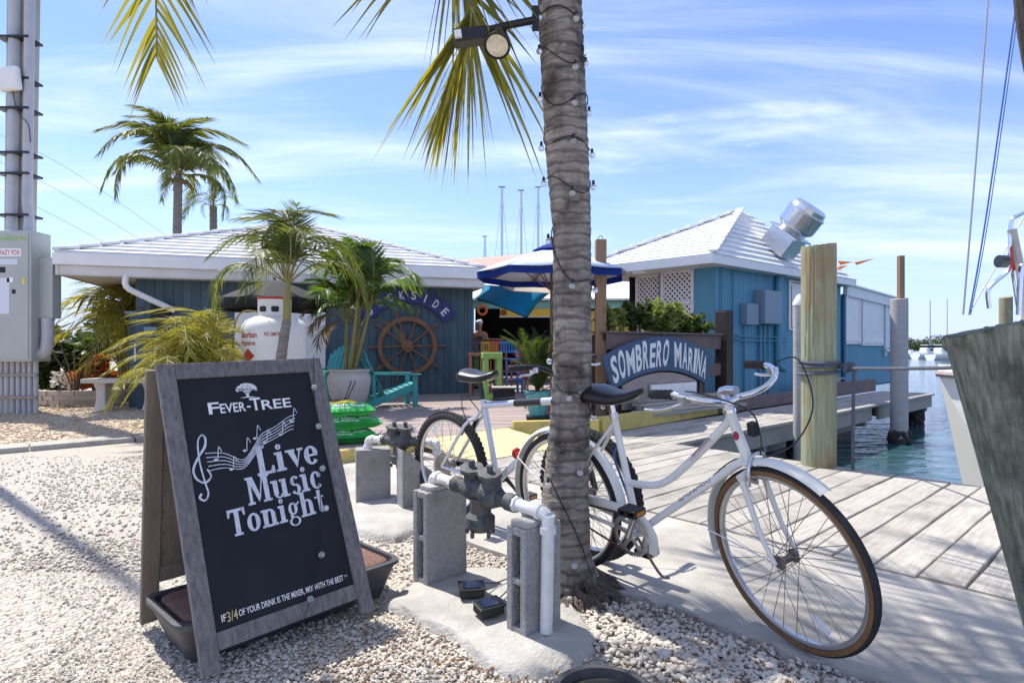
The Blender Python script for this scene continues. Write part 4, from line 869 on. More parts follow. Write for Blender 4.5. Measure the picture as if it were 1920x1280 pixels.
for i, z in enumerate(zs_):
    r = interp(rad, z); a = np.arange(n)*2*pi/n
    band = z/.052+.12*np.sin(a+ph[0])+.1*np.sin(2*a+ph[1]+z*3); saw = band-np.floor(band)
    rr = r*(1+.055*(saw-.5)*(1 if z > .25 else .3)+.012*np.sin(3*a+z*9)+.010*rngp.normal(size=n)+.02*np.sin(z*5+a)+(.05*np.abs(np.sin(a*9))*max(0,(.22-z)/.22)))
    for k in range(n): vv.append((tcx(z)+rr[k]*cos(a[k]), PY+rr[k]*sin(a[k]), z))
ff = [(i*n+k, i*n+(k+1)%n, (i+1)*n+(k+1)%n, (i+1)*n+k) for i in range(len(zs_)-1) for k in range(n)]
MB().add(vv, ff).build('trunk', 'trunk', pt, smooth=True, w=True, sharp=0)
random.seed(21); rt = MB()
for k in range(150):
    a = random.uniform(0, 2*pi); r0 = .11+random.uniform(0,.03); z0 = random.uniform(-.01,.07); L = random.uniform(.03,.13)
    c = Vector((tcx(0), PY, 0)); d = Vector((cos(a), sin(a), 0)); q = a+random.uniform(-1.4,1.4); e = Vector((cos(q), sin(q), 0))
    rt.tube(smoothpath([c+d*r0+Vector((0,0,z0)), c+d*(r0+.03)+Vector((0,0,z0*.6)), c+d*(r0+.05)+e*L*.5+Vector((0,0,.01)), c+d*(r0+.05)+e*L+Vector((0,0,-.04))], 3), random.uniform(.004,.013), 5)
stuff(rt.build('aerial_roots', 'trunkroot', pt, smooth=True, w=True))
top = Vector((tcx(3.95), PY, 3.92))
bs = MB()
for k in range(16):
    a = k*2.4; d = Vector((cos(a), sin(a), 0)); bs.tube([top+d*.06-Vector((0,0,.15)), top+d*.12+Vector((0,0,.1)), top+d*.2+Vector((0,0,.3))], [.05,.035,.015], 6)
bs.build('crown_shaft', 'rachis', pt, smooth=True, w=True)
def near_frond(path, seed, n=64, L=.62, wd=.05, droop=.35, mat='frond', fwd=.5, start=.16):
    me, nr = frond_mesh([Vector(p)-Vector((tcx(0),PY,0)) for p in path], n, L, wd, droop, seed, start=start, fwd=fwd, rr=.022, seg=4, ragged=.06); frond_obj(me, nr, pt, Matrix.Identity(4), mat)
near_frond([top, (-.10,2.80,4.05), (-.27,2.88,3.6), (-.30,2.92,3.1), (-.20,2.95,2.7), (-.33,2.96,2.28)], 1, 84, .72, .05, .30, fwd=.3, start=.52)
near_frond([top, (-.6,2.72,4.4), (-1.25,2.78,4.15), (-1.64,2.82,3.4), (-1.69,2.84,2.45)], 2, 76, .66, .045, .25, fwd=.3)
random.seed(4)
for k, (a, up, L) in enumerate(((.15,.6,2.4),(.7,.8,2.0),(1.05,.95,1.9),(1.4,.85,2.1),(1.75,.9,2.0),(2.05,.8,2.2),(2.35,.95,2.1),(2.7,.9,2.0),(3.05,1.1,1.7),(3.6,1.1,1.7),(4.15,.75,2.0),(4.75,.55,2.1),(5.35,.5,2.4),(5.85,.6,2.4),(6.1,.95,2.2),(5.6,1.0,2.2),(5.1,1.1,2.0),(4.5,1.1,2.0))):
    d = Vector((cos(a), sin(a), 0)); zdrop = .05
    near_frond([top, top+d*L*.3+Vector((0,0,L*.3*up)), top+d*L*.65+Vector((0,0,L*.42*up)), top+d*L+Vector((0,0,L*.42*up-(.55 if d.y < .2 else .22)))], 10+k, 60, .62, .045, .35)
# ---- string lights wound round the trunk
sg_ = thing('string_lights', 'dark cord of clear globe bulbs wound round the near palm trunk', 'string lights', (tcx(.4), PY, .1))
random.seed(8); cd = []; zz_ = 3.1; a = 0.; 
while zz_ > .55:
    r = interp(rad, zz_)+.004; cd.append(Vector((tcx(zz_)+r*cos(a), PY+r*sin(a), zz_+.055*sin(a*1.0+.5)+.03*sin(a*2.3)))); a += .22; zz_ -= .22*(.030 if zz_ > 1.75 else .085)
for z, a_ in ((.5,-2.4),(.42,-1.9),(.3,-1.3),(.2,-.9),(.1,-.7)): r = interp(rad, z)+.006; cd.append(Vector((tcx(z)+r*cos(a_), PY+r*sin(a_), z)))
MB().tube(cd, .0026, 5).build('cord', 'black', sg_, smooth=True, w=True)
bm1 = MB(); bm1.ball((0,0,-.026), .0140, 10); bulb_me = bm1.mesh('bulb'); bulb_me.polygons.foreach_set('use_smooth', [True]*len(bulb_me.polygons)); bulb_me.materials.append(MATS['glass'])
sk = MB().cyl((0,0,-.016), (0,0,.006), .0075, .0055, 8).mesh('socket'); sk.materials.append(MATS['black'])
inv = PM[sg_].inverted()
for i in range(4, len(cd)-1, 7):
    p = cd[i]; z = p.z; out_ = Vector((p.x-tcx(z), p.y-PY, 0)).normalized()
    T = inv @ Matrix.Translation(p+out_*.014) @ Matrix.Rotation(random.uniform(-.3,.3), 4, 'X'); b_ = inst('bulb', bulb_me, sg_, T); inst('socket', sk, b_, Matrix.Identity(4))
for (u, v, dd) in ((1088,888,2.58),(1077,1062,2.55),(1068,1125,2.5),(1030,1118,2.48)): inst('bulb', bulb_me, sg_, inv @ Matrix.Translation(P(u, v, dd)+Vector((0,0,.03))))
# ---- black flood light on an arm
fl = thing('flood_light', 'black spotlight and box on a bracket arm bolted to palm trunk', 'spotlight', P(1005,40,2.62))
q = lambda u, v, d=2.6: P(u, v, d)
MB().bar(q(1004,12), q(1004,58), .03, .012, (0,1,0)).build('wall_plate', 'black', fl, w=True); MB().tube([q(1003,38), q(952,48), q(918,56)], .016, 12).build('arm', 'black', fl, smooth=True, w=True)
MB().bar(q(851,74,2.58), q(915,66,2.58), .075, .055).build('driver_box', 'black', fl, bevel=.006, w=True); MB().bar(q(853,70,2.555), q(866,68,2.555), .06, .03).build('white_end', 'white', fl, w=True)
ax = (q(926,112,2.45)-q(942,62,2.6)).normalized(); c = q(940,62); TL_ = frame(c, ax.orthogonal(), None, ax)
MB().lathe([(.012,-.02),(.026,0),(.034,.03),(.044,.075),(.056,.115),(.057,.125),(.050,.126),(.048,.118)], 24).xf(TL_).build('lamp_housing', 'black', fl, smooth=True, w=True, sharp=50)
MB().lathe([(.001,.116),(.047,.117),(.047,.122),(.001,.124)], 20).xf(TL_).build('lens', 'lampglass', fl, smooth=True, w=True); MB().tube([q(940,60), q(928,58), q(918,64)], .012, 8).build('bracket', 'black', fl, w=True)
# ---- generic palms behind
def std_fronds(L, Ll, wd, droop, n, seeds, arch=.35, drop=.5, seg=2, rr=.02, name='frond', ragged=.08, start=.2):
    return [frond_mesh([(0,0,0), (L*.3,0,L*arch*.75), (L*.62,(s % 3-1)*.06*L,L*(arch*.95)), (L*.86,(s % 3-1)*.12*L,L*(arch-.18*drop*2)), (L,(s % 3-1)*.16*L,L*(arch-drop))], n, Ll, wd, droop, s, start=start, rr=rr, seg=seg, ragged=ragged) for s in seeds]
def crown(par, c, meshes, n, tilt0, tilt1, mat, seed, sc=(.8,1.1), gold=2.4, a0=0):
    rnd = random.Random(seed)
    for k in range(n):
        me, nr = meshes[k % len(meshes)]; f = k/max(1,n-1); tilt = tilt0+(tilt1-tilt0)*f+rnd.uniform(-.12,.12); a = a0+k*gold+rnd.uniform(-.25,.25)
        T = Matrix.Translation(c) @ Matrix.Rotation(a, 4, 'Z') @ Matrix.Rotation(-tilt, 4, 'Y') @ Matrix.Rotation(rnd.uniform(-.4,.4), 4, 'X') @ Matrix.Scale(rnd.uniform(*sc), 4)
        frond_obj(me, nr, par, T, mat)
def trunk(par, p0, p1, r0, r1, mat, rings=24, n=14, bend=(0,0,0), name='trunk'):
    pts = []; rs = []
    for i in range(rings*2+1):
        f = i/(rings*2); pts.append(Vector(p0).lerp(Vector(p1), f)+Vector(bend)*sin(pi*f)); rs.append((r0+(r1-r0)*f)*(1.05 if i % 2 else .97))
    return MB().tube(pts, rs, n).build(name, mat, par, smooth=True)
fA = std_fronds(2.15, .55, .085, .6, 62, (31,32,33,34), .30, .6, ragged=.03, start=.12)
c_ = P(333,330,19); base = Vector((c_.x-.1, 19, -.05))
p1_ = thing('coconut_palm', 'tall coconut palm with windblown crown behind the left white roof', 'palm tree', base)
trunk(p1_, (0,0,0), (.12,0,c_.z+.05), .16, .12, 'palmtrunk', 40); crown(p1_, Vector((.12,0,c_.z+.05)), fA, 30, 1.4, -.3, 'frondfar', 3, (.75,1.05)); 
bs = MB()
for k in range(9): a = k*2.4; bs.tube([(.12,0,c_.z-.2),(.12+.25*cos(a),.25*sin(a),c_.z-.1),(.12+.45*cos(a),.45*sin(a),c_.z-.35)], [.06,.05,.02], 6)
bs.build('dry_boots', 'dry', p1_, smooth=True)
c_ = P(400,384,21); p2_ = thing('coconut_palm', 'small ragged palm top right of the tall palm behind roof', 'palm tree', (c_.x,21,-.05)); fB = std_fronds(1.5, .4, .06, .5, 26, (41,42,43), .3, .6)
trunk(p2_, (0,0,0), (.0,0,c_.z), .14, .12, 'palmtrunk', 30); crown(p2_, Vector((0,0,c_.z)), fB, 16, 1.3, -.6, 'frondfar', 6, (.45,.65))
# feathery palm in front of the propane tank
d5 = 7.0; base = P(525,775,d5); base.z = 0; tp = P(538,600,d5)
p3_ = thing('feather_palm', 'slender feathery palm with pale trunk in front of the propane tank', 'palm tree', base); trunk(p3_, (0,0,0), tp-base+Vector((0,0,0)), .085, .05, 'palmtrunk', 16, bend=(-.05,0,0))
fC = std_fronds(.92, .34, .028, .5, 46, (51,52,53,54), .42, .5, seg=2, rr=.012, ragged=.04); MB().tube([tp-base, tp-base+Vector((0,0,.25)), tp-base+Vector((.02,0,.5))], [.05,.045,.02], 8).build('crown_shaft', 'rachis', p3_, smooth=True)
crown(p3_, tp-base+Vector((.01,0,.42)), fC, 18, 1.5, -.15, 'frondfar', 12, (.8,1.1))
# potted clustering palm by the teal chair
pc = P(655,764,9.3); pc = Vector((pc.x,9.3,DZ))
pp = thing('planter_pot', 'large pale round planter pot beside the teal chair', 'plant pot', pc); MB().lathe([(.17,0),(.22,.02),(.29,.2),(.325,.36),(.335,.46),(.318,.52),(.30,.535),(.30,.575),(.325,.585),(.325,.61),(.285,.615),(.275,.54)], 36).build('pot_body', 'pot', pp, smooth=True, sharp=50); MB().lathe([(.01,.54),(.285,.545),(.28,.556),(.01,.57)], 20).build('soil', 'soil', pp)
p4_ = thing('cluster_palm', 'leafy clustering palm growing in the pale round planter', 'palm plant', pc+Vector((0,0,.55))); random.seed(6)
fD = std_fronds(1.0, .40, .055, .35, 30, (61,62,63), .40, .22, seg=2, rr=.012, ragged=.05, start=.3)
for k, (dx, dy, hh) in enumerate(((-.10,.02,.8),(.02,-.05,1.15),(.10,.04,.95),(.0,.10,.7))):
    trunk(p4_, (dx*.6,dy*.6,0), (dx*1.7+.12,dy*1.7,hh), .035, .024, 'rachis', 8, 8, name='cane'); crown(p4_, Vector((dx*1.7+.12,dy*1.7,hh)), fD, 9, 1.4, .1, 'broad', 20+k, (.7,1.05), a0=k*1.3)
me, nr = fD[0]; md = me.copy(); md.materials.clear(); md.materials.append(MATS['dry']); md.materials.append(MATS['dry'])
for a, tl in ((.3,-.5),(2.8,-.6),(4.0,-.3),(3.6,.1)): inst('dry_frond', md, p4_, Matrix.Translation((.1,0,.75)) @ Matrix.Rotation(a, 4, 'Z') @ Matrix.Rotation(-tl, 4, 'Y') @ Matrix.Scale(.75, 4))
# yellow areca clumps on the left
fE = std_fronds(1.15, .32, .03, .5, 34, (71,72,73,74), .5, .55, seg=2, rr=.010, ragged=.06)
def areca(name, label, c, n, sc, seed, mat='areca', group=None):
    o = thing(name, label, 'palm plant', c, group=group); random.seed(seed)
    cn = MB()
    for k in range(7): a = random.uniform(0,6.3); cn.tube([(.1*cos(a),.1*sin(a),0),(.2*cos(a),.2*sin(a),.5*sc)], [.02,.012], 6)
    cn.build('cane_cluster', 'rachis', o)
    for j in range(3): crown(o, Vector((random.uniform(-.16,.16),random.uniform(-.12,.12),random.uniform(.15,.5)*sc)), fE, n//3, 1.35, .25, mat, seed+j, (.7*sc,1.05*sc), a0=j)
    return o
areca('areca_palm', 'yellow-green areca palm clump left of propane tank, behind the sign top', Vector((-3.85,7.3,0)), 45, 1.0, 81); areca('areca_palm', 'brownish areca palm clump under the roof corner beside downspout', Vector((-7.6,11.8,0)), 33, 1.75, 91, 'areca')
areca('areca_palm', 'upright reddish-dry areca fronds in front of the slate wall', Vector((-4.45,8.8,0)), 15, 1.05, 95, 'dry')
# ---- shrubs
def shrub(name, label, c, rx, ry_, rz, n, size, mat, seed, cat='shrub', stems=6, group=None, zc=None):
    o = thing(name, label, cat, c, group=group)
    def fn(rng, n_):
        lob = rng.normal(size=(14,3)); lob /= np.linalg.norm(lob, axis=1)[:,None]; lob *= rng.uniform(.35,.8,(14,1)); k = rng.randint(0,14,n_); d = rng.normal(size=(n_,3)); d /= np.linalg.norm(d, axis=1)[:,None]
        p = lob[k]+d*(rng.uniform(.1,.42,(n_,1))); p = p*np.array([rx,ry_,rz]); p[:,2] = np.maximum(p[:,2]+(zc if zc is not None else rz*.95), .03); return p
    v, f = leaf_cloud(n, fn, size, seed); obj('foliage', np_mesh('foliage', v, f), mat, o)
    rnd = random.Random(seed); st_ = MB()
    for k in range(stems):
        a = rnd.uniform(0,6.3); st_.tube([(0.05*cos(a),.05*sin(a),0),(rx*.3*cos(a),ry_*.3*sin(a),rz*.7),(rx*.6*cos(a+.3),ry_*.6*sin(a+.3),rz*1.3)], [.02,.014,.006], 5)
    st_.build('branches', 'stem', o); return o
shrub('dark_shrub', 'dark green leafy shrub by the road behind the grey cabinet', Vector((-10.2,13.6,0)), 1.1, .9, 1.0, 5000, .10, 'bush', 3); shrub('dark_shrub', 'tall dark shrub at far left beneath the white eave', Vector((-9.3,14.8,0)), 1.0, .9, 1.35, 5000, .10, 'bush', 4)
shrub('croton_shrub', 'orange-red croton shrub by the low brick edging', Vector((-8.35,12.1,.1)), .46, .4, .4, 520, .09, 'croton', 5); shrub('flowering_shrub', 'white-flowered shrub at the left end of brick edging', Vector((-9.1,12.1,.1)), .22, .2, .3, 260, .05, 'flower', 6)
for k in range(16):
    pass
pm = thing('frangipani', 'bare-stemmed plant with rosettes of long leaves beside grey cabinet', 'shrub', (-8.5,11.6,0)); random.seed(14); br_ = MB(); lvv = []; lf = []
for k in range(9):
    a = random.uniform(0,6.3); e = Vector((cos(a)*random.uniform(.15,.6), sin(a)*.35, random.uniform(.75,1.35))); br_.tube(smoothpath([(0,0,0), (e.x*.3,e.y*.3,e.z*.5), e], 3), .014, 6)
    for j in range(12): b = random.uniform(0,6.3); leaflet(lvv, lf, e, Vector((cos(b), sin(b), random.uniform(-.1,.7))), random.uniform(.2,.32), .06, .25, Vector((-sin(b), cos(b), .1)), 3)
br_.build('stems', 'stem', pm, smooth=True); MB().add(lvv, lf).build('leaves', 'broad', pm)
pb = thing('potted_flower', 'small terracotta pot of purple flower spikes beside the soil bags', 'plant pot', Vector((-2.42,8.4,DZ))); MB().lathe([(.08,0),(.10,.02),(.125,.14),(.14,.15),(.14,.18),(.12,.18),(.11,.15)], 20).build('pot_body', 'terra', pb, smooth=True, sharp=50)
lvv = []; lf = []; random.seed(3)
for k in range(90): b = random.uniform(0,6.3); leaflet(lvv, lf, Vector((.05*cos(b),.05*sin(b),.16)), Vector((cos(b), sin(b), random.uniform(.2,1.6))), random.uniform(.1,.22), .022, .4, Vector((-sin(b),cos(b),0)), 2)
MB().add(lvv, lf).build('foliage', 'purple', pb); sp2 = MB()
for dx in (0,.03): 
    for k in range(26): sp2.ball((.06+dx+k*.004*(1+dx*10),.01*sin(k),.2+k*.011), .009, 4)
stuff(sp2.build('flower_spikes', 'purple', pb))
# ================================================================ left white-roofed building
def roof_face(par, a, b, apex, n, mat, name='roof_course', th=.035):
    a, b, apex = Vector(a), Vector(b), Vector(apex); nn = (b-a).cross(apex-a).normalized(); nn = -nn if nn.z < 0 else nn
    for k in range(n):
        f0, f1 = k/n, min(1, (k+1.12)/n); q = [a.lerp(apex, f0), b.lerp(apex, f0), b.lerp(apex, f1), a.lerp(apex, f1)]
        lo = [q[0]+nn*th*.25, q[1]+nn*th*.25, q[2]-nn*.012, q[3]-nn*.012]; hi = [q[0]+nn*th*1.6, q[1]+nn*th*1.6, q[2]+nn*th*.25, q[3]+nn*th*.25]
        MB().add(lo+hi, [(3,2,1,0),(4,5,6,7),(0,1,5,4),(1,2,6,5),(2,3,7,6),(3,0,4,7)]).build(name, mat, par, w=True)
def caps(par, a, b, n, mat, wd=.2):
    a, b = Vector(a), Vector(b)
    for k in range(n): p = a.lerp(b, k/n); q = a.lerp(b, (k+1.06)/n); MB().bar(p+Vector((0,0,.075)), q+Vector((0,0,.05)), wd, .05).build('ridge_cap', mat, par, bevel=.015, w=True)
EL, ER = Vector((-7.5,9.8,0)), Vector((-.55,12.0,0)); e1 = (ER-EL).normalized(); nb = Vector((-e1.y, e1.x, 0)); LW = (ER-EL).length
lb = thing('restaurant_building', 'slate blue boarded restaurant with low white hipped roof, ship wheel on its wall', 'building', Vector((-4,12,0)))
zE = 2.62; cs = [EL, ER, ER+nb*LW, EL+nb*LW]; cs = [Vector((p.x,p.y,zE)) for p in cs]; ap = (cs[0]+cs[2])/2; ap.z = 4.02
for i in (0, 1, 3): roof_face(lb, cs[i], cs[(i+1) % 4], ap, 14, 'roofwhite')
for i in (0, 1): caps(lb, cs[i], ap, 16, 'roofwhite')
def onw(t, z, out=0): return ER+nb*.5-e1*(.15+t)-nb*out+Vector((0,0,z))
for i, (a, b) in enumerate(((cs[0], cs[1]), (cs[3], cs[0]), (cs[1], cs[2]))):
    d = (b-a).normalized(); o_ = Vector((d.y, -d.x, 0)); MB().bar(a-Vector((0,0,.09))+o_*.02, b-Vector((0,0,.09))+o_*.02, .05, .2).build('gutter', 'white', lb, bevel=.012, w=True); MB().bar(a-Vector((0,0,.275))-o_*.03, b-Vector((0,0,.275))-o_*.03, .04, .165).build('fascia_board', 'fascia', lb, w=True)
MB().add([p-Vector((0,0,.34)) for p in cs], [(0,1,2,3)]).build('soffit', 'fascia', lb, w=True)
MB().add([onw(0,0,-.05), onw(6.1,0,-.05), onw(6.1,0,-.05)+nb*5, onw(0,0,-.05)+nb*5, onw(0,2.3,-.05), onw(6.1,2.3,-.05), onw(6.1,2.3,-.05)+nb*5, onw(0,2.3,-.05)+nb*5], [(0,1,5,4),(1,2,6,5),(2,3,7,6),(3,0,4,7)]).build('wall_core', 'dark', lb, w=True)
bme = MB().box((0,0,1.15), (.143,.03,2.3)).mesh('wall_board'); bme.materials.append(MATS['slate']); invl = PM[lb].inverted()
for k in range(41): inst('wall_board', bme, lb, invl @ frame(onw(.075+k*.149,0), e1, nb))
for k in range(14): inst('wall_board', bme, lb, invl @ frame(onw(0,0)+nb*(.09+k*.149)+e1*.012, nb, -e1))
MB().bar(onw(-.02,0)+Vector((0,0,1.15)), onw(.08,0)+Vector((0,0,1.15)), .07, 2.3).build('corner_trim', 'slate', lb, w=True)
wp = MB().bar(onw(2.9,1.05,.04), onw(4.5,1.05,.04), .05, 1.95).build('white_door', 'white', lb, bevel=.01, w=True)
for t in (3.35,3.95): MB().bar(onw(t,1.05,.07), onw(t+.02,1.05,.07), .012, 1.9).build('panel_joint', 'fascia', wp, w=True)
dsp = MB().tube(smoothpath([Vector((-6.55,10.15,2.3)), Vector((-6.55,10.15,2.1)), Vector((-6.35,10.3,1.95)), Vector((-5.95,10.55,1.72))], 4), .05, 8).build('downspout', 'white', lb, smooth=True, w=True)
MB().box(onw(5.7,1.6,.06), (.3,.12,.5), frame((0,0,0), e1, nb).to_3x3()).build('meter_box', 'dark', lb, w=True); MB().box(onw(5.85,1.35,.08), (.2,.1,.16), frame((0,0,0), e1, nb).to_3x3()).build('junction_box', 'bluegrey', lb, w=True)
# ship's wheel
wc = onw(1.33,1.09,.09); TWh = frame(wc, e1, (0,0,1)); sw = thing('ship_wheel', 'large brown wooden ship wheel hung on the slate wall', 'ship wheel', T=TWh)
rim = MB()
def flat_ring(r0, r1, z0, z1, n=48):
    mb = MB()
    for k in range(n):
        a = 2*pi*k/n
        for r, z in ((r0,z0),(r1,z0),(r1,z1),(r0,z1)): mb.v.append(Vector((r*cos(a), r*sin(a), z)))
        j = (k+1) % n
        for q in range(4): mb.f.append((k*4+q, k*4+(q+1)%4, j*4+(q+1)%4, j*4+q))
    return mb
flat_ring(.50,.595,-.03,.03).build('rim', 'wheelwood', sw, bevel=.008); flat_ring(.52,.575,-.036,.036).build('rim_inlay', 'wheelwood', sw)
MB().lathe([(.11,-.04),(.12,.0),(.11,.05),(.06,.06),(.05,.075),(.01,.08)], 24).build('hub', 'wheelwood', sw, smooth=True); 
for k in range(10):
    a = 2*pi*k/10+.02; d = Vector((cos(a), sin(a), 0)); pr = [(.1,.022),(.2,.018),(.26,.026),(.3,.016),(.42,.018),(.47,.026),(.5,.02),(.6,.02),(.63,.015),(.68,.026),(.75,.024),(.79,.012)]
    MB().tube([d*r for r, _ in pr], [q for _, q in pr], 8).build('spoke', 'wheelwood', sw, smooth=True)
ds = thing('arched_sign', 'navy arched board with white capitals above the ship wheel', 'sign', T=TWh)
def arcband(r0, r1, a0, a1, z0, z1, n=24):
    mb = MB()
    for k in range(n+1):
        a = radians(a0+(a1-a0)*k/n)
        for r, z in ((r0,z0),(r1,z0),(r1,z1),(r0,z1)): mb.v.append(Vector((r*cos(a), r*sin(a), z)))
        if k:
            for q in range(4): mb.f.append((k*4-4+q, k*4-4+(q+1)%4, k*4+(q+1)%4, k*4+q))
    mb.f += [(3,2,1,0), tuple(n*4+q for q in range(4))]; return mb
arcband(.88,1.18,33,147,-.03,.01).build('board', 'navy', ds); zl = .016 if (TWh.to_3x3() @ Vector((0,0,1))).y < 0 else -.036
tm = MB(); word = 'DOCKSIDE'
for k, c in enumerate(word):
    a = radians(137-k*94/7); r = Vector((cos(a), sin(a), 0)); tx = Vector((sin(a), -cos(a), 0)); w_ = .03 if c == 'I' else .10
    vs, fs = text_verts(c, .02); tm.add([r*(.94+v.y*.17)+tx*((v.x-.5)*w_)+Vector((0,0,zl)) for v in vs], fs)
stuff(tm.build('lettering', 'signwhite', ds))
# ---- propane tank
tk_ = thing('propane_tank', 'white upright propane tank with red lettering behind the slender palm', 'tank', (-3.02,7.6,0))
MB().lathe([(.30,0),(.32,.02),(.32,.1),(.37,.14),(.395,.22),(.395,1.28),(.385,1.34),(.34,1.41),(.24,1.46),(.05,1.48)], 40).build('shell', 'tank', tk_, smooth=True, sharp=60)
MB().lathe([(.20,1.42),(.20,1.68),(.205,1.70),(.195,1.70),(.185,1.68),(.185,1.42)], 32).build('collar', 'tank', tk_, smooth=True, sharp=60); MB().lathe([(.207,1.675),(.209,1.69),(.207,1.705),(.19,1.705),(.19,1.675)], 32).build('red_rim', 'redprint', tk_, smooth=True)
for s in (-.35,.4): MB().box((.205*sin(s)+0,-.205*cos(s),1.55), (.09,.03,.07), Matrix.Rotation(s, 3, 'Z')).build('handle_slot', 'dark', tk_, bevel=.015)
MB().tube(smoothpath([(-.1,-.05,1.5),(-.3,-.2,1.52),(-.42,-.2,1.3),(-.42,-.25,.6)], 6), .012, 6).build('gas_hose', 'rachis', tk_, smooth=True)
def on_cyl(s, x0, z0, w_, h_, r=.3965, th0=0):
    vs, fs = text_verts(s, .02); out = []
    for v in vs: a = th0+(x0+v.x*w_)/r; out.append(Vector((r*sin(a), -r*cos(a), z0+v.y*h_)))
    return MB().add(out, fs)
th0 = -.38
on_cyl('Suburban', -.25, 1.19, .30, .075, th0=th0+.1).build('lettering', 'redprint', tk_); on_cyl('Propane', -.25, 1.08, .28, .08, th0=th0+.1).build('lettering', 'redprint', tk_); on_cyl('NO SMOKING', .14, 1.21, .26, .05, th0=th0+.1).build('lettering', 'redprint', tk_)
a = th0+.1; dm = MB()
for i in range(9):
    for j in range(9): p_, q_ = (i-4)/4, (j-4)/4; aa = a+(.05*(p_+q_)-.08)/.397; dm.v.append(Vector((.3985*sin(aa), -.3985*cos(aa), .97+.045*(p_-q_))))
dm.f = [(i*9+j,i*9+j+1,i*9+j+10,i*9+j+9) for i in range(8) for j in range(8)]; dm.build('hazard_diamond', 'redprint', tk_)
# ---- dark umbrella beside the wall
def canopy(c, R, z0, z1, n, mat, par, val=.0, th=.012, name='canopy', a0=0, mats=None):
    for k in range(n):
        a, b = a0+2*pi*k/n, a0+2*pi*(k+1)/n; P0 = [Vector((0,0,z1))]; rows = []
        for i in range(5):
            f = i/4; r = max(.02,R*f); zz = z1-(z1-z0)*(f**1.25); rows.append([Vector((r*cos(q), r*sin(q), zz-.05*f*sin(pi*j/4)*R*.5)) for j, q in enumerate([a+(b-a)*j/4 for j in range(5)])])
        mb = MB(); 
        for r_ in rows: mb.v += r_
        for i in range(4):
            for j in range(4): mb.f.append((i*5+j, i*5+j+1, i*5+j+6, i*5+j+5))
        if val:
            o = len(mb.v); mb.v += [p-Vector((0,0,val)) for p in rows[-1]]
            for j in range(4): mb.f.append((20+j, 21+j, o+j+1, o+j))
        ob = mb.build('canopy_panel', (mats[k % len(mats)] if mats else mat), par, smooth=True); sm = ob.modifiers.new('solid', 'SOLIDIFY'); sm.thickness = .006
um = thing('umbrella', 'black market umbrella standing in front of the slate wall', 'umbrella', (-3.62,9.1,0)); canopy(None, .78, 1.80, 2.10, 8, 'umbblack', um, val=.16); MB().cyl((0,0,0), (0,0,2.14), .022, n=10).build('pole', 'polewood', um); 
# ---- teal slatted garden chairs
def adirondack(T, label, mat):
    o = thing('garden_chair', label, 'chair', T=T, group='teal garden chairs')
    # local: x right, y forward
    for s in (-1, 1):
        MB().bar((s*.27,.42,.0), (s*.27,.42,.54), .035, .09, (0,1,0)).build('leg', mat, o, bevel=.006); MB().bar((s*.25,.44,.36), (s*.25,-.42,.03), .03, .12).build('side_rail', mat, o, bevel=.006)
        MB().bar((s*.33,.50,.555), (s*.31,-.30,.57), .13, .022).build('arm', mat, o, bevel=.008); MB().bar((s*.26,-.28,.15), (s*.29,-.30,.56), .03, .06, (0,1,0)).build('back_post', mat, o, bevel=.005)
    for k in range(6): f = k/5; MB().box((0,.42-.48*f,.385-.16*f), (.52,.078,.02), Matrix.Rotation(.32, 3, 'X')).build('seat_slat', mat, o, bevel=.004)
    for k in range(7):
        x = (k-3)*.078; top = .98-.055*abs(k-3)**1.5*.5; MB().bar((x*.92,-.10,.22), (x*1.08,-.42,top), .068, .018, (0,1,.4)).build('back_slat', mat, o, bevel=.004)
    for z, y, w_ in ((.36,-.165,.5),(.66,-.30,.54)): MB().box((0,y-.025,z), (w_,.03,.07)).build('back_rail', mat, o, bevel=.004)
    return o
adirondack(Matrix.Translation((-2.02,9.7,DZ)) @ Matrix.Rotation(radians(-66), 4, 'Z') @ Matrix.Scale(.93, 4), 'teal slatted garden chair beside the pale planter below the ship wheel', 'adir')
adirondack(Matrix.Translation((-3.15,10.3,DZ)) @ Matrix.Rotation(radians(160), 4, 'Z'), 'blue-teal garden chair mostly hidden behind the sandwich board and planter', 'adir')
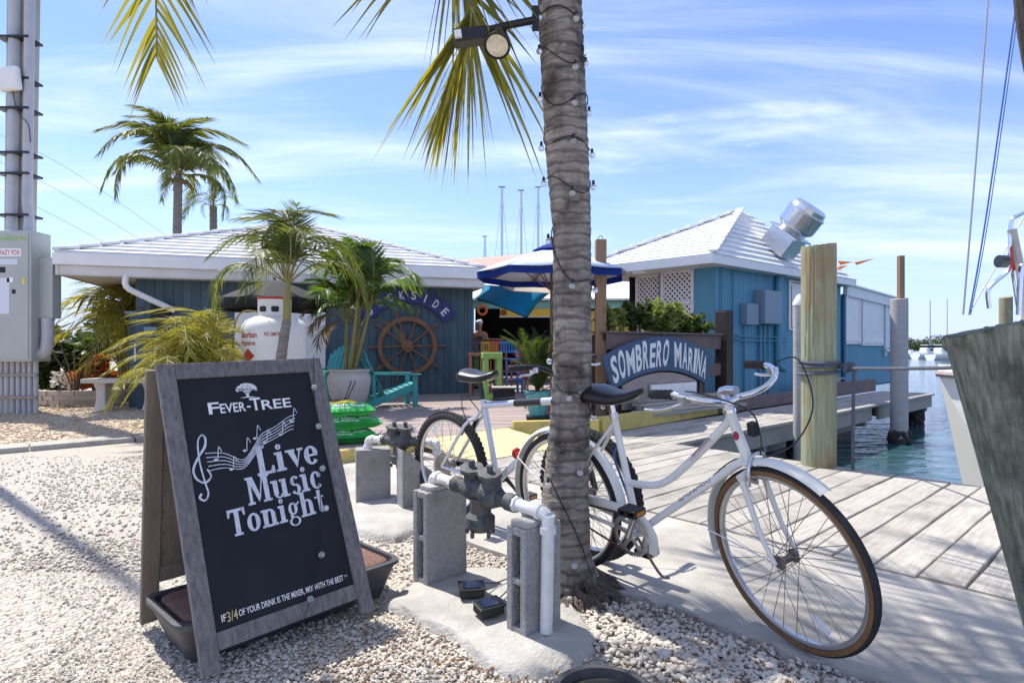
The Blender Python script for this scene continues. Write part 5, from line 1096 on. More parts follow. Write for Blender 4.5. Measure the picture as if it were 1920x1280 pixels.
# ---- green soil bags on the deck edge
def bag(c, rz, label, k):
    o = thing('soil_bag', label, 'bag', T=Matrix.Translation(c) @ Matrix.Rotation(rz, 4, 'Z'), group='stacked soil bags'); random.seed(k)
    def pil(hx, hy, hh, z0, n=18, m=12):
        mb = MB()
        for sgn in (1, -1):
            oo = len(mb.v)
            for i in range(n+1):
                for j in range(m+1):
                    x = -1+2*i/n; y = -1+2*j/m; e = max(0,(1-abs(x)**3.2))*max(0,(1-abs(y)**3.2)); mb.v.append(Vector((x*hx*(1-.05*y*y), y*hy*(1-.05*x*x), z0+sgn*hh*e**.55*(1+.10*sin(x*5+k)*cos(y*4+k))+.008*sin(x*9+k*2)*e)))
            for i in range(n):
                for j in range(m): q = oo+i*(m+1)+j; mb.f.append((q, q+1, q+m+2, q+m+1) if sgn > 0 else (q+m+1, q+m+2, q+1, q))
        return mb
    b = pil(.34,.24,.075,.07).build('sack', 'baggreen', o, smooth=True, sharp=0); s_ = b.modifiers.new('w', 'WELD'); s_.merge_threshold = .0008
    0
    def bs_(x, y): X, Y = x/.34, y/.24; e = max(0,1-abs(X)**3.2)*max(0,1-abs(Y)**3.2); return Vector((x, y, .07+.075*e**.55*(1+.10*sin(X*5+k)*cos(Y*4+k))+.008*sin(X*9+k*2)*e+.004))
    t1 = MB(); vs, fs = text_verts('Garden Soil', .01); t1.add([bs_(-.24+v.x*.46, -.20+v.y*.07) for v in vs], fs); t1.build('lettering', 'printwhite', b)
    if k == 3:
        yp = MB(); yp.v = [bs_(-.24+.4*i/10, -.12+.3*j/8) for i in range(11) for j in range(9)]; yp.f = [(i*9+j,i*9+j+1,i*9+j+10,i*9+j+9) for i in range(10) for j in range(8)]; yp.build('yellow_print', 'bagyellow', b, smooth=True)
    t2 = MB(); vs, fs = text_verts('ALL PURPOSE', .01); t2.add([bs_(-.18+v.x*.26, -.228+v.y*.017) for v in vs], fs); t2.build('lettering', 'printwhite', b)
bc = Vector((-1.72,6.02,DZ))
bag(bc, .42, 'bottom green soil bag on the yellow deck edge', 1); bag(bc+Vector((.04,.02,.13)), .50, 'middle green soil bag of the stack of three', 2); bag(bc+Vector((-.02,0,.26)), .40, 'top green and yellow soil bag of the stack', 3)
# ================================================================ open bar in the middle distance
bz = DZ
ob_ = thing('open_bar', 'open-fronted bar with aqua posts, dark interior and white roof', 'building', (0,16.2,bz))
for u in (884, 1100, 1185): x = (u-960)/F*16; MB().bar((x,16,bz), (x,16,2.2), .13, .13).build('post', 'aqua', ob_, w=True, bevel=.01)
MB().bar((-1.25,15.97,2.2), (3.6,15.97,2.2), .12, .2).build('header', 'aqua', ob_, w=True)
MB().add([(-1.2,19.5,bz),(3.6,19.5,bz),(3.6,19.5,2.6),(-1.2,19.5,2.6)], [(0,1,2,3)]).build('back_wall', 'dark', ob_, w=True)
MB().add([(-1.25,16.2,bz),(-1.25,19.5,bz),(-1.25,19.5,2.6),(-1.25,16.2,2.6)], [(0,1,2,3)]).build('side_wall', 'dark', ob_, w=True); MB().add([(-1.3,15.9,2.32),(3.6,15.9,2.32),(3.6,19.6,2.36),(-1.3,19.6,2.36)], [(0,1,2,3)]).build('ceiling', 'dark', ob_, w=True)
MB().bar((2.0,16.05,1.5), (3.6,16.05,1.5), .05, 1.1).build('ochre_panel', 'banner', ob_, w=True)
for k in range(6):
    z0 = 2.36+k*.13; y0 = 15.75+k*.42; MB().add([(-1.45,y0,z0),(3.8,y0,z0),(3.8,y0+.46,z0+.15),(-1.45,y0+.46,z0+.15),(-1.45,y0,z0-.05),(3.8,y0,z0-.05),(3.8,y0+.46,z0+.1),(-1.45,y0+.46,z0+.1)], [(0,1,2,3),(7,6,5,4),(0,4,5,1),(1,5,6,2),(2,6,7,3),(3,7,4,0)]).build('roof_course', 'roofwhite', ob_, w=True)
bn = MB().box((.36,15.88,1.99), (1.35,.02,.2)).build('banner', 'banner', ob_, w=True); MB().box((.36,15.87,1.875), (1.4,.03,.025)).build('banner_rail', 'white', bn, w=True)
fm = MB()
for x, c in ((-.22,0),(.28,1)):
    for k in range(6): a = k*pi/3; fm.ball((x+.05*cos(a),15.862,1.99+.05*sin(a)), .04, 5, (1,.15,1)) if 0 else fm.add([Vector((x+.05*cos(a)+.042*cos(b),15.866-.0006*k,1.99+.05*sin(a)+.042*sin(b))) for b in (0,1.05,2.1,3.14,4.19,5.24)], [(0,1,2,3,4,5)])
stuff(fm.build('flower_print', 'croton', bn, w=True)); 
t_ = MB(); vs, fs = text_verts('LIVE', .01); t_.add([Vector((.5+v.x*.4,15.868,1.93+v.y*.11)) for v in vs], fs)
MB().bar((-.05,15.9,2.0), (-.049,15.9,2.0), .01, .01)
lr = thing('life_ring', 'orange life ring hung on the aqua header of the bar', 'life ring', (-.79,15.86,2.05)); MB().tube([(.115*cos(a),0,.115*sin(a)) for a in [k*2*pi/24 for k in range(24)]], .035, 10, closed=True).build('ring', 'orange', lr, smooth=True)
ct = thing('bar_counter', 'dark wooden bar counter on green post in front of the person', 'counter', (-.75,14,bz)); MB().box((.05,0,1.12), (1.05,.4,.055)).build('counter_top', 'polewood', ct, bevel=.01); MB().box((-.1,0,.55), (.12,.12,1.09)).build('post', 'lime', ct); MB().box((-.1,0,.02), (.4,.3,.04)).build('foot', 'dark', ct)
# person behind the counter
pe = thing('person', 'person in black tank top and pale cap standing behind the dark counter', 'person', (-.80,14.55,bz))
def skin(name, verts, edges, radii, mat, par):
    me = bpy.data.meshes.new(name); me.from_pydata(verts, edges, []); me.update(); o = bpy.data.objects.new(name, me); C.objects.link(o); o.parent = par; PM[o] = PM[par]; me.materials.append(MATS[mat])
    m = o.modifiers.new('skin', 'SKIN'); m.use_smooth_shade = True; sv = me.skin_vertices[0].data
    for i, r in enumerate(radii): sv[i].radius = (r, r*.85) if not isinstance(r, tuple) else r
    sv[0].use_root = True; s2_ = o.modifiers.new('sub', 'SUBSURF'); s2_.levels = s2_.render_levels = 2; return o
bv = [(0,0,.86),(0,0,1.05),(0,0,1.24),(0,0,1.33),(0,0,1.39),(0,-.01,1.46),(0,-.02,1.53),  .0]
bv = [(0,0,.86),(0,0,1.05),(0,0,1.24),(0,0,1.335),(0,-.005,1.40),(0,-.015,1.47),(0,-.01,1.545),
      (.16,0,1.28),(.21,-.02,1.06),(.17,-.16,.98),(.13,-.22,.985), (-.16,0,1.28),(-.21,-.02,1.06),(-.17,-.16,.98),(-.13,-.22,.985),
      (.09,0,.80),(.10,-.01,.45),(.10,.01,.06),(.10,-.12,.03), (-.09,0,.80),(-.10,-.01,.45),(-.10,.01,.06),(-.10,-.12,.03)]
be = [(0,1),(1,2),(2,3),(3,4),(4,5),(5,6),(2,7),(7,8),(8,9),(9,10),(2,11),(11,12),(12,13),(13,14),(0,15),(15,16),(16,17),(17,18),(0,19),(19,20),(20,21),(21,22)]
brd = [.13,.125,.13,.055,.052,.085,.07,.055,.042,.034,.03,.055,.042,.034,.03,.085,.058,.04,.035,.085,.058,.04,.035]
body = skin('body', bv, be, brd, 'skin', pe)
skin('tank_top', [(0,0,.84),(0,0,1.0),(0,0,1.15),(0,.005,1.255)], [(0,1),(1,2),(2,3)], [.155,.145,.155,.10], 'cloth', pe); skin('shorts', [(0,0,.86),(.09,0,.78),(.1,0,.5),(-.09,0,.78),(-.1,0,.5)], [(0,1),(1,2),(0,3),(3,4)], [.15,.1,.085,.1,.085], 'cloth', pe)
MB().ball((0,.0,1.555), .088, 10, (1,1.08,.75)).build('cap', 'clothcap', pe, smooth=True); MB().ball((.03,.05,1.59), .055, 8, (1,1,.9)).build('hair_bun', 'hair', pe, smooth=True); MB().ball((0,-.098,1.475), .014, 6, (.8,1,1.3)).build('nose', 'skin', pe, smooth=True)
# ---- painted bar chairs
def bar_chair(x, y, rz, mat, label):
    o = thing('bar_chair', label, 'chair', T=Matrix.Translation((x,y,bz)) @ Matrix.Rotation(rz, 4, 'Z'), group='painted chairs on the patio')
    for sx_ in (-1, 1):
        MB().bar((sx_*.17,-.17,0), (sx_*.16,-.15,.70), .035, .035).build('leg', mat, o); MB().bar((sx_*.18,.18,0), (sx_*.17,.20,1.08), .035, .035).build('leg', mat, o)
    MB().box((0,0,.71), (.4,.4,.03)).build('seat', mat, o, bevel=.008)
    for z in (.30,.45): MB().bar((-.17,-.16,z), (.17,-.16,z), .02, .03).build('stretcher', mat, o)
    for z in (.86,1.05): MB().bar((-.17,.195,z), (.17,.195,z), .022, .05).build('back_rail', mat, o)
    for k in range(5): MB().bar((-.12+k*.06,.195,.86), (-.12+k*.06,.198,1.04), .03, .012, (0,1,0)).build('back_slat', mat, o)
for (u, y, rz, m_, cn) in ((908,13.2,.5,'cpurple','dark purple slatted bar chair, leftmost in the painted row'),(923,12.9,.4,'cyellow','yellow slatted bar chair left of the red chair'),(940,12.6,.35,'cred','red slatted bar chair between yellow and blue chairs'),(960,12.3,.3,'cblue','blue slatted bar chair right of the red chair'),(1000,13.4,.2,'sailbeige','beige slatted bar chair behind the fern'),(1022,12.8,-.2,'cyellow','yellow slatted bar chair next to the umbrella pole')): bar_chair((u-960)/F*y, y, rz, m_, cn)
lt = thing('lime_table', 'lime green square timber table beside the slate wall corner', 'table', T=Matrix.Translation(((922-960)/F*11,11,bz)) @ Matrix.Rotation(.15, 4, 'Z')); MB().box((0,0,.80), (.36,.36,.11)).build('table_top', 'lime', lt, bevel=.01)
for sx_ in (-1, 1):
    for sy_ in (-1, 1): MB().box((sx_*.12,sy_*.12,.39), (.09,.09,.72)).build('leg', 'lime', lt)
MB().box((0,0,.05), (.4,.4,.09)).build('base', 'lime', lt)
obx = thing('orange_stand', 'orange-brown timber stand next to lime table', 'stand', ((893-960)/F*11.8,11.8,bz)); MB().box((0,0,.82), (.3,.3,.06)).build('top', 'terra', obx)
for sx_ in (-1, 1): MB().box((sx_*.11,0,.4), (.06,.25,.8)).build('leg', 'terra', obx)
cr_ = thing('dark_crate', 'dark open box on the patio left of the fern pot', 'crate', ((945-960)/F*9.9,9.9,bz)); MB().box((0,0,.14), (.36,.3,.28)).build('box_body', 'dark', cr_, bevel=.01); MB().box((0,0,.29), (.4,.34,.02)).build('lid', 'plank', cr_)
# ---- teal pot with fern
fc_ = Vector(((1008-960)/F*7.95,7.95,DZ)); fp = thing('fern_pot', 'teal faceted pot on a black tray right of silver bicycle', 'plant pot', fc_); MB().lathe([(.105,.05),(.11,.06),(.155,.26),(.175,.36),(.18,.37),(.165,.375),(.155,.33)], 8).build('pot_body', 'potteal', fp); MB().box((0,0,.024), (.30,.28,.045)).build('tray', 'dark', fp); MB().lathe([(.01,.33),(.16,.34),(.15,.345),(.01,.35)], 8).build('soil', 'soil', fp)
fn_ = thing('fern', 'feathery asparagus fern growing in the teal pot', 'plant', fc_+Vector((0,0,.34))); fF = [frond_mesh([(0,0,0),(.08,0,.25),(.16+.05*s,0,.45),(.26+.06*s,.03,.52)], 46, .11, .02, .2, 80+s, start=.15, rr=.004, seg=1, ragged=.02) for s in range(3)]
for k in range(72): me, nr = fF[k % 3]; frond_obj(me, nr, fn_, Matrix.Rotation(k*2.4, 4, 'Z') @ Matrix.Rotation(random.uniform(-.5,.25), 4, 'Y') @ Matrix.Scale(random.uniform(.8,1.5), 4), 'bush', 'bush')
tp2 = thing('terracotta_pot', 'terracotta pot behind the teal fern pot', 'plant pot', (fc_.x+.28,8.35,DZ)); MB().lathe([(.10,0),(.12,.02),(.17,.30),(.185,.31),(.185,.36),(.165,.36),(.15,.30)], 20).build('pot_body', 'terra', tp2, smooth=True, sharp=50); MB().lathe([(.01,.31),(.155,.315),(.15,.32),(.01,.325)], 16).build('soil', 'soil', tp2)
dr = thing('red_cordyline', 'dark red leafy plant behind the fern', 'plant', ((985-960)/F*9.4,9.4,DZ)); lvv = []; lf = []; random.seed(5)
for k in range(60): b = random.uniform(0,6.3); leaflet(lvv, lf, Vector((0,0,random.uniform(.4,.75))), Vector((cos(b), sin(b), random.uniform(.3,2))), random.uniform(.3,.5), .06, .3, Vector((-sin(b),cos(b),0)), 3)
MB().add(lvv, lf).build('leaves', 'purple', dr); MB().cyl((0,0,0), (0,0,.75), .02, n=6).build('stem', 'stem', dr)
# ---- umbrella and shade sails
ub = thing('umbrella', 'blue market umbrella, canopy coloured pale as sun glare, behind the near palm', 'umbrella', ((1034-960)/F*9,9,DZ)); canopy(None, 1.13, 2.19-DZ, 2.56-DZ, 8, 'umbglare', ub, val=0, a0=.2); 
for k in range(8):
    a, b = .2+2*pi*k/8, .2+2*pi*(k+1)/8; p, q_ = Vector((1.13*cos(a),1.13*sin(a),2.186-DZ)), Vector((1.13*cos(b),1.13*sin(b),2.186-DZ)); m_ = (p+q_)/2-Vector((0,0,.028)); dn = Vector((0,0,.10)); ob = MB().add([p,m_,q_,q_-dn,m_-dn,p-dn], [(0,1,4,5),(1,2,3,4)]).build('valance', 'umbblue', ub); ob.modifiers.new('s', 'SOLIDIFY').thickness = .005
    MB().tube([(0,0,2.50-DZ), (1.1*cos(a),1.1*sin(a),2.17-DZ)], .012, 6).build('rib', 'polewood', ub); MB().tube([(0,0,1.92-DZ), (.6*cos(a),.6*sin(a),2.33-DZ)], .010, 6).build('strut', 'polewood', ub)
canopy(None, .28, 2.53-DZ, 2.65-DZ, 8, 'umbblue', ub, a0=.2); MB().cyl((0,0,0), (0,0,2.68-DZ), .023, n=10).build('pole', 'polewood', ub); MB().ball((0,0,2.71-DZ), .035, 8).build('finial', 'polewood', ub)
lg = MB(); vs, fs = text_verts('Kona', .02, .3)
def sail(name, label, corners, mat, sag=.06, cave=.12):
    c = [Vector(p) for p in corners]; mid = sum(c, Vector())/len(c); th = thing(name, label, 'shade sail', mid); n = len(c); mb = MB(); rings = []
    edge = []
    for i in range(n):
        for k in range(8): f = k/8; p = c[i].lerp(c[(i+1) % n], f); edge.append(p.lerp(mid, cave*sin(pi*f)))
    for r in (1, .75, .5, .25): rings.append([mid+(p-mid)*r-Vector((0,0,sag*(1-r*r))) for p in edge])
    m = len(edge)
    for r in rings: mb.v += r
    mb.v.append(mid-Vector((0,0,sag)))
    for i in range(3):
        for k in range(m): mb.f.append((i*m+k, i*m+(k+1)%m, (i+1)*m+(k+1)%m, (i+1)*m+k))
    for k in range(m): mb.f.append((3*m+k, 3*m+(k+1)%m, 4*m))
    mb.build('cloth', mat, th, smooth=True, w=True).modifiers.new('s', 'SOLIDIFY').thickness = .006; MB().tube(edge, .01, 5, closed=True).build('hem', mat if mat != 'sailblue' else 'dark', th, w=True); return th
sail('shade_sail', 'salmon pink shade sail over the roof edge', [P(728,497,12.6), P(1015,474,15.5), P(1000,500,12.2), P(905,513,11.9)], 'sailpink', .02, .03)
sail('shade_sail', 'beige shade sail below the blue umbrella', [P(905,522,13.5), P(1045,537,10.5), P(1040,550,10.4), P(960,545,12)], 'sailbeige', .03, .03); sail('shade_sail', 'bright blue shade sail in front of the open bar', [P(890,560,13.5), P(905,534,14.3), P(1045,539,11.2), P(988,596,12.0)], 'sailblue', .05, .10)
wp2 = thing('timber_post', 'square brown timber post right of the near palm', 'post', (P(1126,700,8.45).x,8.45,DZ)); MB().box((0,0,1.235), (.15,.15,2.47)).build('shaft', 'postwood', wp2, bevel=.008); MB().tube([(.03*cos(a),0,2.50+.03*sin(a)) for a in [k*2*pi/14 for k in range(14)]], .006, 6, closed=True).build('eye_bolt', 'steel', wp2)
MB().tube([(-.077,-.02,1.28),(.077,-.08,1.275)], .008, 6).build('wire_wrap', 'black', wp2)
# ---- masts of sailing boats beyond the roofs
for (u, vt, d, lab) in ((941,352,46,'left tall grey mast behind the blue umbrella'),(977,358,48,'middle white mast with antennas behind the blue umbrella'),(1009,352,50,'right tall mast beside the palm trunk'),(909,444,60,'short distant mast left of the tall masts')):
    x = (u-960)/F*d; zt = H+(V0-vt)/F*d; sb = thing('sailboat', lab, 'sailboat', (x,d,ZW), group='sailing boats behind the bar')
    MB().cyl((0,0,.8), (0,0,zt-ZW), .13, .10, 10).build('mast', 'alloy' if u != 977 else 'white', sb); MB().box((0,0,zt-ZW+.05), (.5,.1,.06)).build('masthead', 'dark', sb)
    for s in (-1, 1): MB().tube([(s*1.3,0,1),(0,0,zt-ZW-.3)], .012, 4).build('stay', 'wire', sb)
    loft([[(-4+8*i/10,yy*(1.3*sin(pi*min(1,.12+.8*i/10))**.6),zz) for yy, zz in ((-.4,-.2),(-1,.5),(-1.05,1.0),(1.05,1.0),(1,.5),(.4,-.2))] for i in range(11)]).build('hull', 'boatwhite', sb)
# ================================================================ teal building on the dock
K = Vector((3.68,10.86,0)); N2 = -B
def WL(s, z, out=0): return K+A*s+B*out+Vector((0,0,z))
def s_of(u): r = (u-960)/F; return (r*K.y-K.x)/(A.x-A.y*r)
def z_of(u, v, out=0): s = s_of(u); return H-(v-V0)/F*(K.y+A.y*s)
tbd = thing('teal_building', 'teal boarded dock building with white hipped roof and lattice end', 'building', K+A*3+N2*.8); invt = PM[tbd].inverted()
bt = MB().box((0,0,1.31), (.145,.03,2.62)).mesh('wall_board'); bt.materials.append(MATS['teal'])
S1, S2, DN = 6.1, 10.6, 1.9
MB().add([WL(0,0,-.04), WL(S1,0,-.04), WL(S1,0,-DN), WL(0,0,-DN), WL(0,2.68,-.04), WL(S1,2.68,-.04), WL(S1,2.68,-DN), WL(0,2.68,-DN)], [(0,1,5,4),(1,2,6,5),(2,3,7,6)]).build('wall_core', 'dark', tbd, w=True)
k = 0
while .075+k*.152 < S1: inst('wall_board', bt, tbd, invt @ frame(WL(.075+k*.152, .06), A, -B)); k += 1
bt2 = MB().box((0,0,1.1), (.145,.03,2.2)).mesh('wall_board'); bt2.materials.append(MATS['teal'])
k = 0
while S1+.2+k*.152 < S2: inst('wall_board', bt2, tbd, invt @ frame(WL(S1+.2+k*.152, .06, -.02), A, -B)); k += 1
for k in range(3): inst('wall_board', bt, tbd, invt @ frame(K+N2*(.07+k*.135)+Vector((0,0,.06)), N2, -A))
MB().bar(WL(-.01,1.33,.0), WL(.09,1.33,.0), .06, 2.7).build('corner_trim', 'teal', tbd, w=True)
MB().bar(WL(S1+.08,1.2,.03), WL(S1+.2,1.2,.03), .08, 2.4).build('corner_trim', 'tealdark', tbd, w=True)
MB().add([WL(S1+.1,0,-.06), WL(S2,0,-.06), WL(S2,0,-2), WL(S2,2.4,-2), WL(S2,2.4,-.06), WL(S1+.1,2.4,-.06)], [(0,1,4,5),(1,2,3,4)]).build('annex_core', 'tealdark', tbd, w=True)
# lattice end
def lattice_panel(n0, n1, z0, z1, off):
    T = frame(K+N2*n0-A*off, N2, (0,0,1)); W_, H_ = n1-n0, z1-z0; mb = MB(); st_ = .105; k = 0
    for sgn, zz in ((1, 0), (-1, .012)):
        c = -H_
        while c < W_+H_:
            # line x = c + sgn*y clipped to the panel
            pts = []
            for y in (0, H_):
                pts.append((c+(y if sgn > 0 else H_-y), y))
            (xa, ya), (xb, yb) = pts; f0, f1 = 0., 1.
            dx = xb-xa
            lo, hi = sorted(((0-xa)/dx, (W_-xa)/dx)); f0, f1 = max(0, lo), min(1, hi)
            if f1 > f0+.02: mb.bar((xa+dx*f0, ya+(yb-ya)*f0+z0, zz), (xa+dx*f1, ya+(yb-ya)*f1+z0, zz), .008, .036, (-(yb-ya), dx, 0))
            c += st_
    p = stuff(mb.xf(T).build('lattice', 'lattice', tbd, w=True))
    fr_ = MB()
    for (x0, y0, x1, y1) in ((0,z0,W_,z0),(0,z1,W_,z1),(0,z0,0,z1),(W_,z0,W_,z1),(0,z0+H_*.30,W_,z0+H_*.30),(0,z0+H_*.66,W_,z0+H_*.66)): MB().bar((x0,y0,.006), (x1,y1,.006), .035, .06, (-(y1-y0), x1-x0, 0) if x1 != x0 or 1 else (0,0,1)).xf(T).build('lattice_frame', 'lattice', p, w=True)
lattice_panel(.44, 1.10, .75, 2.52, .02); lattice_panel(1.17, 1.80, .75, 2.50, -.12)
MB().add([K+N2*.4+A*.35+Vector((0,0,.1)), K+N2*1.9+A*.35+Vector((0,0,.1)), K+N2*1.9+A*.35+Vector((0,0,2.6)), K+N2*.4+A*.35+Vector((0,0,2.6))], [(0,1,2,3)]).build('inner_wall_shade', 'dark', tbd, w=True); MB().bar(K+N2*1.135+Vector((0,0,1.3)), K+N2*1.16+Vector((0,0,1.3)), .06, 2.5).build('trim', 'tealdark', tbd, w=True)  # wall behind the lattice: shade in the gaps is put into its near-black colour
zr = 2.72; rc = [WL(-.55,zr-.06,.28), WL(6.3,zr,.28), WL(6.3,zr,-2.1), WL(-1.0,zr-.1,-2.6)]; ra = WL(2.55,4.06,-.80)
roof_face(tbd, rc[3], rc[0], ra, 15, 'roofwhite', th=.02); roof_face(tbd, rc[0], rc[1], ra, 11, 'roofgrey', th=.03); roof_face(tbd, rc[2], rc[3], ra, 8, 'roofwhite')
roof_face(tbd, rc[1], rc[2], ra, 8, 'roofwhite'); caps(tbd, rc[0], ra, 12, 'roofgrey', .16); caps(tbd, rc[3], ra, 12, 'roofwhite', .16)
for a_, b_ in ((rc[3], rc[0]), (rc[0], rc[1])): MB().bar(a_-Vector((0,0,.05)), b_-Vector((0,0,.05)), .04, .17).build('fascia_board', 'white', tbd, w=True)
MB().add([p-Vector((0,0,.13)) for p in rc], [(0,1,2,3)]).build('soffit', 'fascia', tbd, w=True)
sl_ = MB().bar(K+N2*1.05-A*.62+Vector((0,0,2.50)), K+N2*1.3-A*.66+Vector((0,0,2.50)), .14, .07).build('eave_lamp', 'white', tbd, w=True, bevel=.01)
MB().bar(WL(S1+.15,2.50,.06), WL(S2-.1,2.36,.06), .1, .26).build('parapet', 'white', tbd, w=True); MB().bar(WL(S1+.15,2.65,.08), WL(S2-.1,2.51,.08), .16, .04).build('parapet_cap', 'roofgrey', tbd, w=True)
def wbox(u0, u1, v0, v1, dep, mat, name, par=None, out=.02, bevel=.006):
    s0, s1 = s_of(u0), s_of(u1); zt, zb = z_of((u0+u1)/2, v0), z_of((u0+u1)/2, v1); return MB().bar(WL(s0,(zt+zb)/2,out+dep/2), WL(s1,(zt+zb)/2,out+dep/2), dep, zt-zb).build(name, mat, par or tbd, bevel=bevel, w=True)
p_ = wbox(1412,1446,546,608,.20,'bluegrey','electric_panel'); wbox(1413,1445,547,607,.008,'bluegrey','panel_door',p_,.225,.002); wbox(1386,1408,570,609,.14,'bluegrey','electric_panel')
ws = wbox(1476,1540,530,620,.03,'white','wall_sign'); 
for (u0,u1,v0,v1) in ((1479,1537,533,535),(1479,1537,615,617),(1479,1480.5,535,615),(1535.5,1537,535,615)): wbox(u0,u1,v0,v1,.004,'redprint','sign_border',ws,.051,0)
wbox(1484,1503,575,578,.004,'navy','sign_mark',ws,.051,0); MB().bar(WL(s_of(1484),z_of(1484,577),.056), WL(s_of(1497),z_of(1497,612),.056), .004, .03).build('sign_mark', 'navy', ws, w=True); MB().bar(WL(s_of(1503),z_of(1503,577),.056), WL(s_of(1495),z_of(1495,612),.056), .004, .03).build('sign_mark', 'navy', ws, w=True)
for (u0, u1, v0, v1) in ((1580,1609,552,645),(1613,1652,557,648)):
    w_ = wbox(u0,u1,v0,v1,.05,'white','shutter',None,.0); s0, s1 = s_of(u0), s_of(u1); zt, zb = z_of((u0+u1)/2, v0), z_of((u0+u1)/2, v1)
    for a_, b_, hh in ((s0,s1,zt-.05),(s0,s1,zb+.12)): MB().bar(WL(a_,hh,.06), WL(b_,hh,.06), .02, .09).build('rail', 'white', w_, w=True, bevel=.004)
    for q_ in (s0+.05, s1-.05): MB().bar(WL(q_-.045,(zt+zb)/2,.059), WL(q_+.045,(zt+zb)/2,.059), .02, zt-zb-.01).build('stile', 'white', w_, w=True, bevel=.004)
w_ = wbox(1656,1690,562,652,.03,'sticker','window_opening',None,.0); s0 = s_of(1656); MB().bar(WL(s0,1.55,.04), WL(s0+.1,1.55,.04), .06, 1.45).build('frame_side', 'white', w_, w=True); MB().bar(WL(s0,.98,.05), WL(s0+1.1,.98,.05), .1, .08).build('sill', 'white', w_, w=True)
pipes = MB()
for u, v0, v1, r in ((1391,612,745,.022),(1420,610,745,.03),(1428,610,745,.025),(1436,610,745,.022)):
    s = s_of(u); MB().cyl(WL(s,z_of(u,v0),.06), WL(s,.06,.06), r, n=8).build('conduit', 'teal', tbd, smooth=True, w=True)
s = s_of(1452); MB().tube(smoothpath([WL(s+.35,2.66,.1), WL(s+.1,2.55,.09), WL(s,2.35,.08), WL(s,1.5,.08), WL(s,.75,.08), WL(s+.15,.62,.14)], 5), .075, 12).build('vent_pipe', 'teal', tbd, smooth=True, w=True)
for u in (1349, 1371): s = s_of(u); MB().cyl(WL(s,2.6,.05), WL(s,1.4,.05), .014, n=6).build('thin_conduit', 'teal', tbd, w=True)
for z in (1.28,1.20): MB().tube([WL(s_of(1350),z+.12,.07), WL(s_of(1380),z,.08), WL(s_of(1470),z,.07)], .014, 6).build('thin_conduit', 'teal', tbd, w=True)
# exhaust fan
nf = (B*.66+Vector((0,0,.75))).normalized(); fc = P(1462,462,12.45); TFn = frame(fc, A, None, nf)
ef = thing('exhaust_fan', 'shiny aluminium roof exhaust fan tilted on the teal building', 'exhaust fan', T=TFn)
MB().box((0,0,.10), (.62,.58,.42)).build('curb_box', 'fan', ef, bevel=.01); MB().box((0,0,.33), (.74,.70,.035)).build('flange', 'fan', ef, bevel=.005)
MB().lathe([(.26,.34),(.30,.42),(.37,.48),(.385,.52),(.385,.78),(.395,.80),(.395,.83),(.36,.85),(.35,.93),(.31,.97),(.05,.98)], 32).build('drum', 'fan', ef, smooth=True, sharp=35); MB().tube(smoothpath([(.36,.1,.83),(.55,.15,.7),(.6,.1,.4),(.45,0,.1)], 5), .014, 6).build('power_lead', 'black', ef, smooth=True)
MB().cyl((.36,-.05,-.05), (.36,-.05,.32), .06, n=12).build('drain_spout', 'fan', ef, smooth=True)
for lab, q in (('orange pennant behind the big green piling', [P(1571,489,15), P(1600,491,15), P(1576,497,15)]), ('long orange pennant right of the green piling', [P(1602,492,15.5), P(1641,484,15.5), P(1606,497,15.5)]), ('lowest small orange pennant', [P(1571,500,15), P(1590,497,15), P(1572,507,15)])):
    ob = MB().add(q, [(0,1,2)]).build('pennant', 'flagorange'); ob.modifiers.new('s', 'SOLIDIFY').thickness = .01; tag(ob, lab, 'pennant', 'orange pennants')
# ---- planter wall with the arched marina sign
R0, R1 = Vector((1.32,8.28,0)), Vector((3.52,10.12,0)); rd = (R1-R0).normalized(); rn = Vector((rd.y,-rd.x,0)); RL = (R1-R0).length
def RW(x, z, out=0): return R0+rd*x+rn*out+Vector((0,0,z))
pw = thing('planter_wall', 'brown boarded planter wall behind the marina sign', 'planter', R0+rd*1.4)
for z0, z1_, o_ in ((1.04,1.27,0),(.60,.80,0),(.16,.34,0)): MB().bar(RW(0,(z0+z1_)/2,o_), RW(RL,(z0+z1_)/2,o_), .05, z1_-z0).build('board', 'brownpaint', pw, w=True, bevel=.006)
MB().bar(RW(-.02,1.285,-.1), RW(RL+.02,1.285,-.1), .34, .03).build('cap_board', 'brownpaint', pw, w=True, bevel=.006); MB().bar(RW(0,.7,-.3), RW(RL,.7,-.3), .03, 1.1).build('back_board', 'brownpaint', pw, w=True)
for x in (.7,1.5,2.3): MB().bar(RW(x,.7,-.04), RW(x+.1,.7,-.04), .03, 1.15).build('batten', 'brownpaint', pw, w=True)
MB().bar(RW(0.02,1.22,-.16), RW(RL-.02,1.22,-.16), .2, .1).build('soil', 'soil', pw, w=True)
dp = thing('dark_post', 'square dark brown post at right end of the planter wall', 'post', RW(RL+.14,DZ)); MB().box((0,0,.78), (.22,.22,1.56), Matrix.Rotation(.7, 3, 'Z')).build('shaft', 'darkpost', dp, bevel=.01); MB().box((0,0,1.57), (.20,.20,.02), Matrix.Rotation(.7, 3, 'Z')).build('cap', 'darkpost', dp)
for i, (x, rx, rz, n, m_, lab) in enumerate(((.25,.26,.26,500,'bushlight','yellow-green variegated plant at left end of the planter wall'),(.85,.36,.34,1100,'bush','bushy green plant in the planter wall, second from left'),(1.45,.36,.31,1100,'bushlight','light green bushy plant in the middle of the planter wall'),(1.95,.30,.28,900,'bush','dark green bush right of the middle in planter wall'),(2.45,.24,.22,450,'bush','low plant at right end of planter wall'))):
    shrub('planter_shrub', lab, RW(x,1.24,-.16), rx, .24, rz, n, .05, m_, 60+i, group='plants in the planter wall')
